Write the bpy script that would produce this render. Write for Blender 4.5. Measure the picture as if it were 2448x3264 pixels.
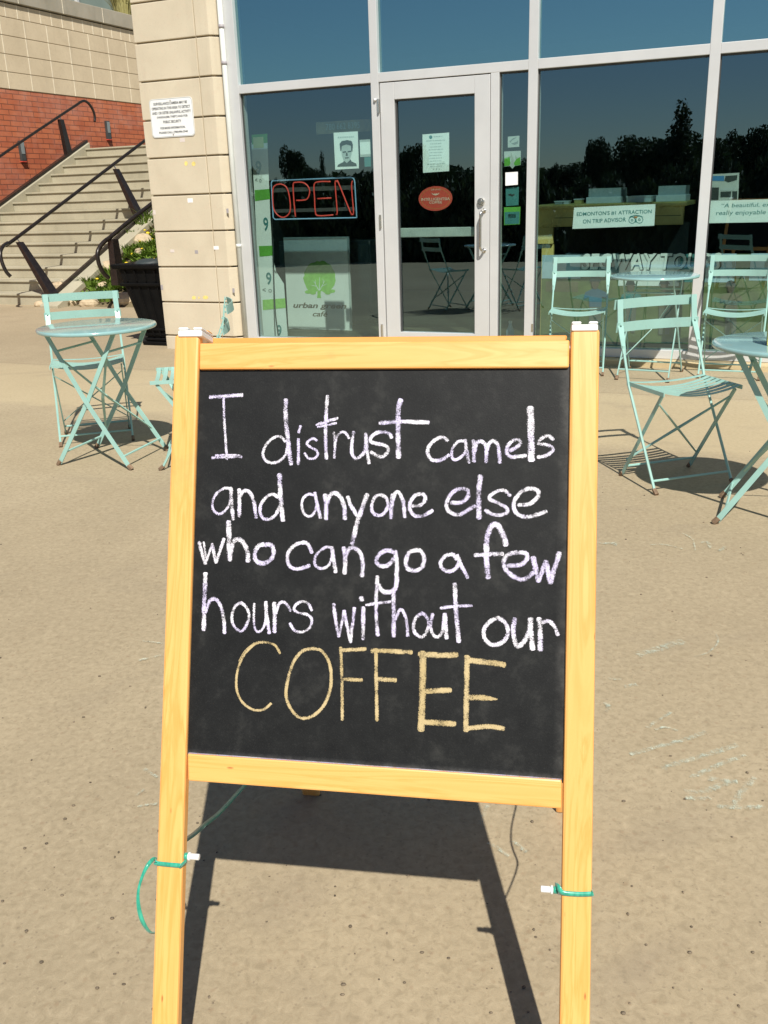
import bpy, bmesh, math, random
from mathutils import Vector, Matrix, noise

random.seed(7)
for o in list(bpy.data.objects):
    bpy.data.objects.remove(o)
SC = bpy.context.scene
COL = SC.collection
R = math.radians

# ------------------------------------------------------------------ camera
CZ = 1.303
TH, RO, PH = R(18.915), R(-1.928), R(23.71)      # pitch down, roll, facade yaw
FPX, PW, PHT = 2956.8, 2448, 3264                 # focal length in photo pixels, photo size
_f = Vector((0, math.cos(TH), -math.sin(TH)))
_r0 = Vector((1, 0, 0)); _u0 = _r0.cross(_f)
CR = math.cos(RO) * _r0 + math.sin(RO) * _u0
CU = -math.sin(RO) * _r0 + math.cos(RO) * _u0
CF = _f
CAM = Vector((0, 0, CZ))
cam = bpy.data.cameras.new("camera")
cam.sensor_fit = 'HORIZONTAL'; cam.sensor_width = 36.0
cam.lens = FPX / PW * 36.0
cam.clip_start = 0.05; cam.clip_end = 2000
camo = bpy.data.objects.new("camera", cam); COL.objects.link(camo)
camo.matrix_world = Matrix(((CR.x, CU.x, -CF.x, 0), (CR.y, CU.y, -CF.y, 0), (CR.z, CU.z, -CF.z, CZ), (0, 0, 0, 1)))
SC.camera = camo

# ------------------------------------------------------------------ light
SUN_EL, SUN_AZ = R(48.6), R(-9.6)                 # shadows fall towards SUN_AZ from +Y
SDIR = Vector((math.sin(SUN_AZ) * math.cos(SUN_EL), math.cos(SUN_AZ) * math.cos(SUN_EL), -math.sin(SUN_EL)))
wd = bpy.data.worlds.new("World"); SC.world = wd; wd.use_nodes = True
wn = wd.node_tree.nodes; wl = wd.node_tree.links
bg = wn.get('Background') or wn.new('ShaderNodeBackground')
sky = wn.new('ShaderNodeTexSky'); sky.sky_type = 'NISHITA'; sky.sun_disc = False
sky.sun_elevation = SUN_EL; sky.sun_rotation = math.pi - SUN_AZ
sky.air_density = 1.0; sky.dust_density = 0.05; sky.ozone_density = 3.0
wl.new(sky.outputs[0], bg.inputs[0]); bg.inputs[1].default_value = 0.055
sl = bpy.data.lights.new("sun", 'SUN'); sl.energy = 4.8; sl.angle = R(0.53); sl.color = (1.0, 0.955, 0.87)
so = bpy.data.objects.new("sun", sl); COL.objects.link(so)
so.rotation_mode = 'QUATERNION'; so.rotation_quaternion = SDIR.to_track_quat('-Z', 'Y'); so.location = (2, -6, 9)
SC.view_settings.view_transform = 'Standard'; SC.view_settings.look = 'None'
SC.view_settings.exposure = 0.33; SC.view_settings.gamma = 1.0
SC.cycles.transparent_max_bounces = 24
SC.cycles.max_bounces = 10

# ------------------------------------------------------------------ frames of reference
A = Vector((math.cos(PH), -math.sin(PH), 0))      # along the facade, to the right
N = Vector((math.sin(PH), math.cos(PH), 0))       # into the building
FN, PN = 7.32, 7.20                               # facade glass plane, pier face
def S(s, n, z=0.0): return A * s + N * n + Vector((0, 0, z))
def ray(x, y): return CR * ((x - PW / 2) / FPX) + CU * ((PHT / 2 - y) / FPX) + CF
def gnd(x, y, z=0.0):
    d = ray(x, y); return CAM + d * ((z - CZ) / d.z)
def pn(x, y, n):
    d = ray(x, y); return CAM + d * (n / d.dot(N))
def pa(x, y, s):
    d = ray(x, y); return CAM + d * (s / d.dot(A))
def sn(P): return (P.dot(A), P.dot(N), P.z)
def sz(x, y, n):
    P = pn(x, y, n); return P.dot(A), P.z
# ------------------------------------------------------------------ materials
def newmat(name):
    m = bpy.data.materials.new(name); m.use_nodes = True
    nt = m.node_tree; return m, nt, nt.nodes['Principled BSDF'], nt.nodes['Material Output']
def nd(nt, typ, **kw):
    n = nt.nodes.new(typ)
    for k, v in kw.items():
        if k in ('operation', 'blend_type', 'data_type', 'feature', 'distance', 'noise_dimensions', 'uv_map', 'interpolation', 'attribute_name', 'offset', 'wave_type', 'bands_direction'):
            setattr(n, k, v)
        else: n.inputs[k].default_value = v
    return n
def coords(nt, scale=(1, 1, 1), rot=(0, 0, 0), kind='Object'):
    tc = nt.nodes.new('ShaderNodeTexCoord'); mp = nt.nodes.new('ShaderNodeMapping')
    mp.inputs['Scale'].default_value = scale; mp.inputs['Rotation'].default_value = rot
    nt.links.new(tc.outputs[kind], mp.inputs[0]); return mp.outputs[0]
def ramp(nt, fac, stops):
    r = nt.nodes.new('ShaderNodeValToRGB'); e = r.color_ramp.elements
    while len(e) < len(stops): e.new(0.5)
    for el, (p, c) in zip(e, stops):
        el.position = p; el.color = (*c, 1) if len(c) == 3 else c
    nt.links.new(fac, r.inputs[0]); return r.outputs[0]
def mixc(nt, fac, a, b, mode='MIX'):
    m = nt.nodes.new('ShaderNodeMix'); m.data_type = 'RGBA'; m.blend_type = mode
    for sock, v in ((m.inputs[0], fac), (m.inputs[6], a), (m.inputs[7], b)):
        if hasattr(v, 'is_linked'): nt.links.new(v, sock)
        elif isinstance(v, (int, float)): sock.default_value = v
        else: sock.default_value = (*v, 1)
    return m.outputs[2]
def math_(nt, op, a, b=0.0, clamp=False):
    m = nt.nodes.new('ShaderNodeMath'); m.operation = op; m.use_clamp = clamp
    for i, v in enumerate((a, b)):
        if hasattr(v, 'is_linked'): nt.links.new(v, m.inputs[i])
        else: m.inputs[i].default_value = v
    return m.outputs[0]
def noise_(nt, vec, scale, detail=4, rough=0.55, dist=0.0):
    n = nd(nt, 'ShaderNodeTexNoise', Scale=scale, Detail=detail, Roughness=rough, Distortion=dist)
    nt.links.new(vec, n.inputs['Vector']); return n.outputs['Fac']
def bump(nt, bs, h, strength, dist=0.01):
    b = nd(nt, 'ShaderNodeBump', Strength=strength, Distance=dist)
    nt.links.new(h, b.inputs['Height']); nt.links.new(b.outputs[0], bs.inputs['Normal'])
def simple(name, col, rough=0.5, metal=0.0, var=0.12, scale=8.0, bmp=0.0, bscale=60.0, spec=0.5, coat=0.0):
    m, nt, bs, out = newmat(name)
    v = coords(nt); f = noise_(nt, v, scale, 5)
    lo = tuple(c * (1 - var) for c in col); hi = tuple(min(1, c * (1 + var)) for c in col)
    nt.links.new(ramp(nt, f, [(0.3, lo), (0.7, hi)]), bs.inputs['Base Color'])
    bs.inputs['Roughness'].default_value = rough; bs.inputs['Metallic'].default_value = metal
    bs.inputs['Specular IOR Level'].default_value = spec; bs.inputs['Coat Weight'].default_value = coat
    if bmp: bump(nt, bs, noise_(nt, v, bscale, 4), bmp, 0.004)
    return m

M = {}
M['white'] = simple('white_plastic', (0.82, 0.82, 0.80), 0.35, var=0.03)
M['whitepaint'] = simple('white_pipe_paint', (0.66, 0.68, 0.64), 0.4, var=0.08, scale=5)
M['alu'] = simple('clear_anodised_aluminium', (0.63, 0.63, 0.62), 0.42, 0.25, 0.05, 3)
M['steel'] = simple('brushed_steel', (0.62, 0.60, 0.56), 0.22, 0.95, 0.06)
M['black_steel'] = simple('black_brown_steel', (0.022, 0.017, 0.015), 0.33, 0.2, 0.3, 20)
M['black_plastic'] = simple('black_bin_plastic', (0.005, 0.005, 0.005), 0.6, 0.0, 0.35, 6, 0.3, 40, spec=0.12)
M['mint'] = simple('mint_powder_coat', (0.305, 0.515, 0.46), 0.33, 0.0, 0.10, 7, 0.06, 300)
M['mint_top'] = simple('mint_table_top', (0.27, 0.46, 0.45), 0.13, 0.0, 0.06, 5, 0.02, 200, spec=0.7, coat=0.6)
M['rust'] = simple('worn_brown_foot', (0.20, 0.13, 0.08), 0.8, 0.0, 0.4, 60)
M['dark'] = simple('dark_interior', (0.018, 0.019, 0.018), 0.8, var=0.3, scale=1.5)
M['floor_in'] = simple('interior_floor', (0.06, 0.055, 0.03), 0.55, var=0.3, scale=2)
M['paper'] = simple('white_paper', (0.80, 0.83, 0.82), 0.6, var=0.03)
M['ink'] = simple('dark_ink', (0.03, 0.04, 0.04), 0.6)
M['greyink'] = simple('grey_ink', (0.22, 0.25, 0.25), 0.6)
M['paleink'] = simple('pale_grey_ink', (0.45, 0.50, 0.50), 0.6)
M['teal_ink'] = simple('teal_ink', (0.06, 0.22, 0.22), 0.6)
M['green_print'] = simple('green_print', (0.13, 0.40, 0.06), 0.6)
M['lime_print'] = simple('lime_print', (0.33, 0.62, 0.14), 0.6, var=0.15, scale=30)
M['brown_print'] = simple('brown_print', (0.16, 0.13, 0.10), 0.6)
M['yellow_print'] = simple('yellow_print', (0.70, 0.68, 0.30), 0.6)
M['red_print'] = simple('red_print', (0.60, 0.075, 0.05), 0.6, var=0.05)
M['cream_print'] = simple('cream_print', (0.75, 0.50, 0.40), 0.6)
M['skyblue_print'] = simple('sky_blue_print', (0.42, 0.56, 0.66), 0.6, var=0.2, scale=3)
M['blue_print'] = simple('blue_print', (0.05, 0.20, 0.42), 0.6)
M['orange_print'] = simple('orange_print', (0.55, 0.2, 0.06), 0.6)
M['skin_print'] = simple('tan_print', (0.13, 0.09, 0.065), 0.6)
M['dull_blue'] = simple('dull_blue_print', (0.06, 0.13, 0.20), 0.6)
M['dull_khaki'] = simple('dull_khaki_print', (0.15, 0.145, 0.12), 0.6)
M['khaki_print'] = simple('khaki_print', (0.36, 0.33, 0.28), 0.6)
M['grass_print'] = simple('grass_print', (0.13, 0.15, 0.05), 0.6, var=0.3, scale=9)
M['hill_print'] = simple('hill_print', (0.16, 0.13, 0.07), 0.6, var=0.3, scale=9)
M['rubber'] = simple('grey_gasket', (0.05, 0.05, 0.05), 0.7)
M['tape_white'] = simple('white_tape', (0.85, 0.83, 0.82), 0.5, var=0.03)
M['tape_pale'] = simple('pale_tape', (0.68, 0.60, 0.55), 0.5, var=0.05)
M['tape_grey'] = simple('grey_tape', (0.36, 0.33, 0.34), 0.5, var=0.1)
M['yellow_mark'] = simple('yellow_chalk', (0.78, 0.62, 0.20), 0.9, var=0.2, scale=40)
M['cardyellow'] = simple('yellow_card', (0.75, 0.62, 0.16), 0.5)
M['petal'] = simple('yellow_petal', (0.80, 0.58, 0.02), 0.6)
M['acrylic'] = simple('grey_display_panel', (0.46, 0.50, 0.48), 0.3)
M['counterwood'] = simple('pale_counter_wood', (0.70, 0.55, 0.19), 0.5, var=0.18, scale=4)
M['lampglass'] = simple('lamp_dark_glass', (0.05, 0.055, 0.055), 0.25)

def m_wood():
    m, nt, bs, out = newmat('varnished_pine')
    v = coords(nt, kind='UV')                      # u along the grain in metres, v across
    mp = nt.nodes.new('ShaderNodeMapping'); mp.inputs['Scale'].default_value = (1.1, 17, 17); nt.links.new(v, mp.inputs[0])
    n1 = noise_(nt, mp.outputs[0], 1.7, 4, 0.55, 2.2)
    mp2 = nt.nodes.new('ShaderNodeMapping'); mp2.inputs['Scale'].default_value = (5, 240, 60); nt.links.new(v, mp2.inputs[0])
    n2 = noise_(nt, mp2.outputs[0], 1.0, 3, 0.6)
    mp3 = nt.nodes.new('ShaderNodeMapping'); mp3.inputs['Scale'].default_value = (18, 60, 1); nt.links.new(v, mp3.inputs[0])
    vo = nd(nt, 'ShaderNodeTexVoronoi', Scale=1.0); nt.links.new(mp3.outputs[0], vo.inputs['Vector'])
    c1 = ramp(nt, n1, [(0.24, (0.80, 0.375, 0.097)), (0.46, (0.83, 0.425, 0.125)), (0.55, (0.79, 0.355, 0.085)), (0.61, (0.83, 0.435, 0.13)), (0.82, (0.85, 0.47, 0.155))])
    c2 = mixc(nt, ramp(nt, n2, [(0.28, (0.28,) * 3), (0.40, (0,) * 3)]), c1, (0.68, 0.25, 0.045))
    sk = nt.nodes.new('ShaderNodeSeparateColor'); nt.links.new(vo.outputs['Color'], sk.inputs[0])
    kd = ramp(nt, vo.outputs['Distance'], [(0.07, (0.8,) * 3), (0.13, (0,) * 3)])
    c3 = mixc(nt, math_(nt, 'MULTIPLY', kd, math_(nt, 'GREATER_THAN', sk.outputs[0], 0.80)), c2, (0.33, 0.13, 0.035))
    c3 = mixc(nt, math_(nt, 'MULTIPLY', kd, math_(nt, 'LESS_THAN', sk.outputs[0], 0.10)), c3, (0.86, 0.66, 0.38))
    gr = noise_(nt, coords(nt), 9, 5, 0.7)
    c3 = mixc(nt, ramp(nt, gr, [(0.60, (0,) * 3), (0.78, (0.35,) * 3)]), c3, (0.50, 0.24, 0.08))
    nt.links.new(c3, bs.inputs['Base Color'])
    bs.inputs['Roughness'].default_value = 0.42; bs.inputs['Coat Weight'].default_value = 0.15; bs.inputs['Coat Roughness'].default_value = 0.3
    bump(nt, bs, n2, 0.06, 0.002)
    return m
M['wood'] = m_wood()
M['wood_b'] = simple('orange_varnished_pine', (0.74, 0.31, 0.06), 0.45, var=0.10, scale=6)

def m_board():
    m, nt, bs, out = newmat('chalkboard_slate')
    v = coords(nt)
    big = noise_(nt, v, 4.5, 6, 0.62, 1.6); fine = noise_(nt, v, 420, 2, 0.7); mid = noise_(nt, v, 38, 4, 0.7)
    f = math_(nt, 'MULTIPLY', big, mid)
    c = ramp(nt, f, [(0.12, (0.006, 0.0063, 0.0066)), (0.27, (0.0105, 0.011, 0.011)), (0.46, (0.030, 0.030, 0.028))])
    c = mixc(nt, ramp(nt, fine, [(0.55, (0,) * 3), (0.80, (0.22,) * 3)]), c, (0.06, 0.06, 0.056))
    # wiped chalk haze gathered along the edges of the panel (UV 0..1 over the panel)
    uv = nt.nodes.new('ShaderNodeUVMap'); sep = nt.nodes.new('ShaderNodeSeparateXYZ'); nt.links.new(uv.outputs[0], sep.inputs[0])
    lowe = math_(nt, 'SUBTRACT', 0.022, sep.outputs[1]); lowe = math_(nt, 'MULTIPLY', lowe, 60.0, True)
    rgt = math_(nt, 'SUBTRACT', sep.outputs[0], 0.972); rgt = math_(nt, 'MULTIPLY', rgt, 22.0, True)
    e = math_(nt, 'ADD', lowe, rgt, True); e = math_(nt, 'MULTIPLY', e, ramp(nt, mid, [(0.3, (0.1,) * 3), (0.7, (0.8,) * 3)]))
    c = mixc(nt, math_(nt, 'MULTIPLY', e, 0.30), c, (0.30, 0.29, 0.27))
    nt.links.new(c, bs.inputs['Base Color']); bs.inputs['Roughness'].default_value = 0.55
    bs.inputs['Specular IOR Level'].default_value = 0.20
    bump(nt, bs, fine, 0.15, 0.001)
    return m
M['board'] = m_board()

def m_chalk(name, col, col2, cover=0.0):
    m, nt, bs, out = newmat(name)
    v = coords(nt)
    n1 = noise_(nt, v, 760, 3, 0.75); n2 = noise_(nt, v, 70, 4, 0.6); n3 = noise_(nt, v, 25, 2)
    uv = nt.nodes.new('ShaderNodeUVMap'); sep = nt.nodes.new('ShaderNodeSeparateXYZ'); nt.links.new(uv.outputs[0], sep.inputs[0])
    au = math_(nt, 'ABSOLUTE', sep.outputs[0]); ed = math_(nt, 'POWER', au, 3.0)
    th = math_(nt, 'ADD', math_(nt, 'MULTIPLY', ed, 0.24), 0.335 - cover)
    th = math_(nt, 'ADD', th, math_(nt, 'MULTIPLY', math_(nt, 'SUBTRACT', n2, 0.5), 0.62))
    al = math_(nt, 'MULTIPLY', math_(nt, 'SUBTRACT', n1, th), 5.0, True)
    nt.links.new(mixc(nt, ramp(nt, n3, [(0.4, (0,) * 3), (0.6, (1,) * 3)]), col, col2), bs.inputs['Base Color'])
    bs.inputs['Roughness'].default_value = 0.95; bs.inputs['Specular IOR Level'].default_value = 0.1
    tr = nt.nodes.new('ShaderNodeBsdfTransparent'); mx = nt.nodes.new('ShaderNodeMixShader')
    nt.links.new(al, mx.inputs[0]); nt.links.new(tr.outputs[0], mx.inputs[1]); nt.links.new(bs.outputs[0], mx.inputs[2])
    nt.links.new(mx.outputs[0], out.inputs['Surface'])
    return m
M['chalk'] = m_chalk('white_lilac_chalk', (0.82, 0.79, 0.84), (0.66, 0.60, 0.80))
M['chalk_y'] = m_chalk('yellow_chalk_stick', (0.52, 0.41, 0.225), (0.46, 0.355, 0.18), 0.05)
M['chalk_g'] = m_chalk('mint_pavement_chalk', (0.60, 0.62, 0.49), (0.52, 0.60, 0.50), -0.135)

def m_ground():
    m, nt, bs, out = newmat('sandy_concrete')
    v = coords(nt)
    big = noise_(nt, v, 0.55, 5, 0.55, 0.3); mid = noise_(nt, v, 5, 6, 0.65); fine = noise_(nt, v, 55, 8, 0.68, 0.6); grit = noise_(nt, v, 420, 2, 0.6)
    c = ramp(nt, big, [(0.30, (0.335, 0.270, 0.176)), (0.52, (0.392, 0.318, 0.208)), (0.70, (0.440, 0.360, 0.240))])
    c = mixc(nt, ramp(nt, mid, [(0.32, (0.28,) * 3), (0.6, (0,) * 3)]), c, (0.31, 0.248, 0.160))
    c = mixc(nt, ramp(nt, fine, [(0.34, (0.55,) * 3), (0.52, (0,) * 3)]), c, (0.25, 0.20, 0.125))
    c = mixc(nt, ramp(nt, fine, [(0.54, (0,) * 3), (0.72, (0.5,) * 3)]), c, (0.50, 0.41, 0.275))
    c = mixc(nt, ramp(nt, grit, [(0.30, (0.25,) * 3), (0.45, (0,) * 3)]), c, (0.24, 0.18, 0.11))
    # exposed pebbles, sparse dark and sparse light
    for scl, thr, colr, seedrot, keep in ((120, 0.26, (0.14, 0.105, 0.075), 0.3, 0.88), (44, 0.09, (0.08, 0.065, 0.055), 1.1, 0.90), (90, 0.13, (0.52, 0.42, 0.28), 2.0, 0.90), (55, 0.24, (0.26, 0.175, 0.105), 2.6, 0.86)):
        vv = coords(nt, (1, 1.0, 1), (0, 0, seedrot))
        dn = nd(nt, 'ShaderNodeTexNoise', Scale=40.0, Detail=2.0); nt.links.new(vv, dn.inputs['Vector'])
        wv = nt.nodes.new('ShaderNodeVectorMath'); wv.operation = 'MULTIPLY_ADD'
        nt.links.new(dn.outputs['Color'], wv.inputs[0]); wv.inputs[1].default_value = (0.012,) * 3; nt.links.new(vv, wv.inputs[2])
        vo = nd(nt, 'ShaderNodeTexVoronoi', Scale=float(scl)); nt.links.new(wv.outputs[0], vo.inputs['Vector'])
        sp = nt.nodes.new('ShaderNodeSeparateColor'); nt.links.new(vo.outputs['Color'], sp.inputs[0])
        k = math_(nt, 'GREATER_THAN', sp.outputs[0], keep)
        d = ramp(nt, vo.outputs['Distance'], [(thr * 0.6, (0.36,) * 3), (thr * 1.6, (0,) * 3)])
        c = mixc(nt, math_(nt, 'MULTIPLY', k, d), c, colr)
    # sandy worn strip that runs parallel to the building, and grey stains
    tc = nt.nodes.new('ShaderNodeTexCoord')
    dotn = nt.nodes.new('ShaderNodeVectorMath'); dotn.operation = 'DOT_PRODUCT'
    nt.links.new(tc.outputs['Object'], dotn.inputs[0]); dotn.inputs[1].default_value = N
    wob = math_(nt, 'ADD', dotn.outputs['Value'], math_(nt, 'MULTIPLY', math_(nt, 'SUBTRACT', mid, 0.5), 0.22))
    band = ramp(nt, math_(nt, 'MULTIPLY', wob, 0.1), [(0.478, (0,) * 3), (0.492, (1,) * 3), (0.612, (0.75,) * 3), (0.622, (0,) * 3)])
    c = mixc(nt, math_(nt, 'MULTIPLY', band, 0.40), c, (0.54, 0.44, 0.27))
    st = noise_(nt, coords(nt, (1.2, 2.2, 1), (0, 0, 0.4)), 1.1, 4, 0.6, 0.8)
    c = mixc(nt, ramp(nt, st, [(0.57, (0,) * 3), (0.72, (0.32,) * 3)]), c, (0.24, 0.195, 0.14))
    ln = ramp(nt, math_(nt, 'ABSOLUTE', math_(nt, 'SUBTRACT', dotn.outputs['Value'], 6.2)), [(0.004, (0.5,) * 3), (0.009, (0,) * 3)])
    c = mixc(nt, ln, c, (0.2, 0.15, 0.09))
    nt.links.new(c, bs.inputs['Base Color']); bs.inputs['Roughness'].default_value = 0.85
    bs.inputs['Specular IOR Level'].default_value = 0.25
    h = math_(nt, 'ADD', math_(nt, 'MULTIPLY', fine, 1.0), math_(nt, 'MULTIPLY', grit, 0.6))
    bump(nt, bs, h, 0.28, 0.003)
    return m
M['ground'] = m_ground()

def m_stone(name, lo, hi, sc=3.0, pit=0.5, warm=(0.50, 0.36, 0.22)):
    m, nt, bs, out = newmat(name)
    v = coords(nt)
    a = noise_(nt, v, sc, 5, 0.6, 0.4); b = noise_(nt, v, 90, 4, 0.7); c3 = noise_(nt, v, 22, 3, 0.6)
    c = ramp(nt, a, [(0.3, lo), (0.7, hi)])
    c = mixc(nt, ramp(nt, c3, [(0.52, (0,) * 3), (0.75, (0.28,) * 3)]), c, warm)
    c = mixc(nt, ramp(nt, b, [(0.30, (pit,) * 3), (0.44, (0,) * 3)]), c, tuple(x * 0.6 for x in lo))
    stq = noise_(nt, coords(nt, (5, 5, .5)), 1.0, 4, 0.6)
    c = mixc(nt, ramp(nt, stq, [(0.55, (0,) * 3), (0.75, (0.30,) * 3)]), c, tuple(x * 0.62 for x in lo))
    nt.links.new(c, bs.inputs['Base Color']); bs.inputs['Roughness'].default_value = 0.85; bs.inputs['Specular IOR Level'].default_value = 0.25
    bump(nt, bs, b, 0.3, 0.003)
    return m
M['pier'] = m_stone('beige_stone_block', (0.55, 0.478, 0.355), (0.62, 0.545, 0.41), 3.0, 0.25, (0.61, 0.47, 0.345))
M['mortar'] = simple('brown_mortar', (0.36, 0.29, 0.19), 0.95, var=0.2, scale=30)
M['mortar_pale'] = simple('pale_mortar', (0.84, 0.75, 0.58), 0.95, var=0.1)
M['wallstone'] = m_stone('grey_beige_stone', (0.60, 0.49, 0.335), (0.70, 0.58, 0.405), 1.6, 0.2, (0.48, 0.36, 0.24))
M['coping'] = m_stone('grey_coping', (0.33, 0.30, 0.23), (0.43, 0.39, 0.31), 2.2, 0.2)
M['step'] = m_stone('weathered_concrete', (0.335, 0.305, 0.218), (0.44, 0.405, 0.298), 1.4, 0.3, (0.36, 0.30, 0.20))
M['rock'] = m_stone('pale_boulder', (0.42, 0.32, 0.20), (0.62, 0.52, 0.36), 6, 0.4)
M['kerb'] = m_stone('sand_kerb', (0.48, 0.38, 0.22), (0.58, 0.46, 0.27), 4, 0.4)
M['soil'] = m_stone('garden_soil', (0.10, 0.08, 0.045), (0.20, 0.16, 0.09), 6, 0.5)
M['lawn'] = m_stone('rough_lawn', (0.035, 0.055, 0.016), (0.075, 0.085, 0.028), 0.8, 0.5)

def m_mint(name, col, rough, spec=0.5, coat=0.0):
    m, nt, bs, out = newmat(name); v = coords(nt)
    a = noise_(nt, v, 6, 5); b = noise_(nt, v, 55, 4, 0.7); d = noise_(nt, v, 16, 4, 0.65)
    c = ramp(nt, a, [(0.3, tuple(x * .9 for x in col)), (0.7, tuple(x * 1.08 for x in col))])
    c = mixc(nt, ramp(nt, d, [(0.60, (0,) * 3), (0.74, (0.35,) * 3)]), c, (0.30, 0.36, 0.31))
    c = mixc(nt, ramp(nt, b, [(0.70, (0,) * 3), (0.76, (0.75,) * 3)]), c, (0.20, 0.15, 0.10))
    nt.links.new(c, bs.inputs['Base Color']); bs.inputs['Specular IOR Level'].default_value = spec; bs.inputs['Coat Weight'].default_value = coat
    nt.links.new(ramp(nt, d, [(0.3, (rough * .8,) * 3), (0.7, (rough * 1.5,) * 3)]), bs.inputs['Roughness'])
    return m
M['mint'] = m_mint('mint_powder_coat', (0.305, 0.515, 0.46), 0.33)
M['mint_top'] = m_mint('mint_table_top', (0.27, 0.46, 0.45), 0.13, 0.7, 0.5)
def m_brick():
    m, nt, bs, out = newmat('orange_brick')
    tc = nt.nodes.new('ShaderNodeTexCoord'); sp = nt.nodes.new('ShaderNodeSeparateXYZ'); cb = nt.nodes.new('ShaderNodeCombineXYZ')
    nt.links.new(tc.outputs['Object'], sp.inputs[0]); nt.links.new(sp.outputs[0], cb.inputs[0]); nt.links.new(sp.outputs[2], cb.inputs[1])
    br = nd(nt, 'ShaderNodeTexBrick', Scale=1.0)
    br.inputs['Brick Width'].default_value = 0.30; br.inputs['Row Height'].default_value = 0.088
    br.inputs['Mortar Size'].default_value = 0.008; br.inputs['Mortar Smooth'].default_value = 0.2
    br.inputs['Color1'].default_value = (0.55, 0.165, 0.07, 1); br.inputs['Color2'].default_value = (0.44, 0.115, 0.05, 1)
    br.inputs['Mortar'].default_value = (0.17, 0.055, 0.028, 1); br.inputs['Bias'].default_value = -0.1
    nt.links.new(cb.outputs[0], br.inputs['Vector'])
    v = tc.outputs['Object']
    eff = noise_(nt, v, 1.1, 5, 0.7, 0.3); eff2 = noise_(nt, v, 14, 3)
    c = mixc(nt, math_(nt, 'MULTIPLY', ramp(nt, eff, [(0.45, (0,) * 3), (0.72, (0.75,) * 3)]), eff2), br.outputs['Color'], (0.56, 0.36, 0.30))
    c = mixc(nt, ramp(nt, noise_(nt, v, 5, 4), [(0.3, (0.35,) * 3), (0.6, (0,) * 3)]), c, (0.30, 0.06, 0.025))
    nt.links.new(c, bs.inputs['Base Color']); bs.inputs['Roughness'].default_value = 0.8
    bump(nt, bs, br.outputs['Fac'], -0.6, 0.006)
    return m
M['brick'] = m_brick()

def m_leaf(name, a, b, sc=3):
    m, nt, bs, out = newmat(name)
    v = coords(nt); f = noise_(nt, v, sc, 3)
    nt.links.new(ramp(nt, f, [(0.3, a), (0.7, b)]), bs.inputs['Base Color']); bs.inputs['Roughness'].default_value = 0.6
    tl = nt.nodes.new('ShaderNodeBsdfTranslucent'); tl.inputs[0].default_value = (*[x * 0.8 for x in b], 1)
    mx = nt.nodes.new('ShaderNodeMixShader'); mx.inputs[0].default_value = 0.18
    nt.links.new(bs.outputs[0], mx.inputs[1]); nt.links.new(tl.outputs[0], mx.inputs[2]); nt.links.new(mx.outputs[0], out.inputs['Surface'])
    return m
M['leaf'] = m_leaf('garden_leaf', (0.075, 0.145, 0.015), (0.20, 0.30, 0.04), 9)
M['drygrass'] = m_leaf('dry_grass', (0.33, 0.29, 0.10), (0.50, 0.46, 0.20), 9)
M['tree_leaf'] = m_leaf('dark_tree_leaf', (0.022, 0.042, 0.016), (0.055, 0.085, 0.028), 1)
M['bark'] = simple('bark', (0.06, 0.045, 0.03), 0.9, var=0.3, scale=20)

def m_glass(name, tint, refl, rcol, wob=0.0):
    m, nt, bs, out = newmat(name)
    nt.nodes.remove(bs)
    tr = nt.nodes.new('ShaderNodeBsdfTransparent'); tr.inputs[0].default_value = (*tint, 1)
    gl = nt.nodes.new('ShaderNodeBsdfGlossy'); gl.inputs['Roughness'].default_value = 0.0; gl.inputs['Color'].default_value = (*rcol, 1)
    lw = nt.nodes.new('ShaderNodeFresnel'); lw.inputs['IOR'].default_value = 1.45
    fac = math_(nt, 'ADD', math_(nt, 'MULTIPLY', lw.outputs[0], 0.9), refl, True)
    ge = nt.nodes.new('ShaderNodeNewGeometry'); fac = math_(nt, 'MULTIPLY', fac, math_(nt, 'SUBTRACT', 1.0, ge.outputs['Backfacing']))  # the coated outer face mirrors
    if wob:
        v = coords(nt); b = nd(nt, 'ShaderNodeBump', Strength=wob, Distance=0.01)
        nt.links.new(noise_(nt, v, 1.6, 2), b.inputs['Height']); nt.links.new(b.outputs[0], gl.inputs['Normal'])
    mx = nt.nodes.new('ShaderNodeMixShader'); nt.links.new(fac, mx.inputs[0])
    nt.links.new(tr.outputs[0], mx.inputs[1]); nt.links.new(gl.outputs[0], mx.inputs[2]); nt.links.new(mx.outputs[0], out.inputs['Surface'])
    return m
M['glass'] = m_glass('green_tinted_glass', (0.835, 0.915, 0.885), 0.165, (0.60, 0.86, 1.0), 0.0)
M['glass_up'] = m_glass('blue_coated_glass', (0.40, 0.55, 0.58), 0.38, (0.58, 0.95, 1.0), 0.0)
def m_emit(name, col, s):
    m, nt, bs, out = newmat(name)
    bs.inputs['Base Color'].default_value = (*col, 1); bs.inputs['Roughness'].default_value = 0.4
    bs.inputs['Emission Color'].default_value = (*col, 1); bs.inputs['Emission Strength'].default_value = s
    return m
M['neon_red'] = m_emit('red_neon_tube', (0.62, 0.06, 0.045), 0.26)
M['neon_blue'] = m_emit('blue_neon_tube', (0.20, 0.36, 0.52), 0.18)
def m_ribbon():
    m, nt, bs, out = newmat('green_satin_ribbon')
    v = coords(nt, (200, 200, 40)); f = noise_(nt, v, 1.0, 2)
    nt.links.new(ramp(nt, f, [(0.3, (0.02, 0.26, 0.17)), (0.7, (0.05, 0.43, 0.29))]), bs.inputs['Base Color'])
    bs.inputs['Roughness'].default_value = 0.28; bs.inputs['Sheen Weight'].default_value = 0.3
    return m
M['ribbon'] = m_ribbon()

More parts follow.
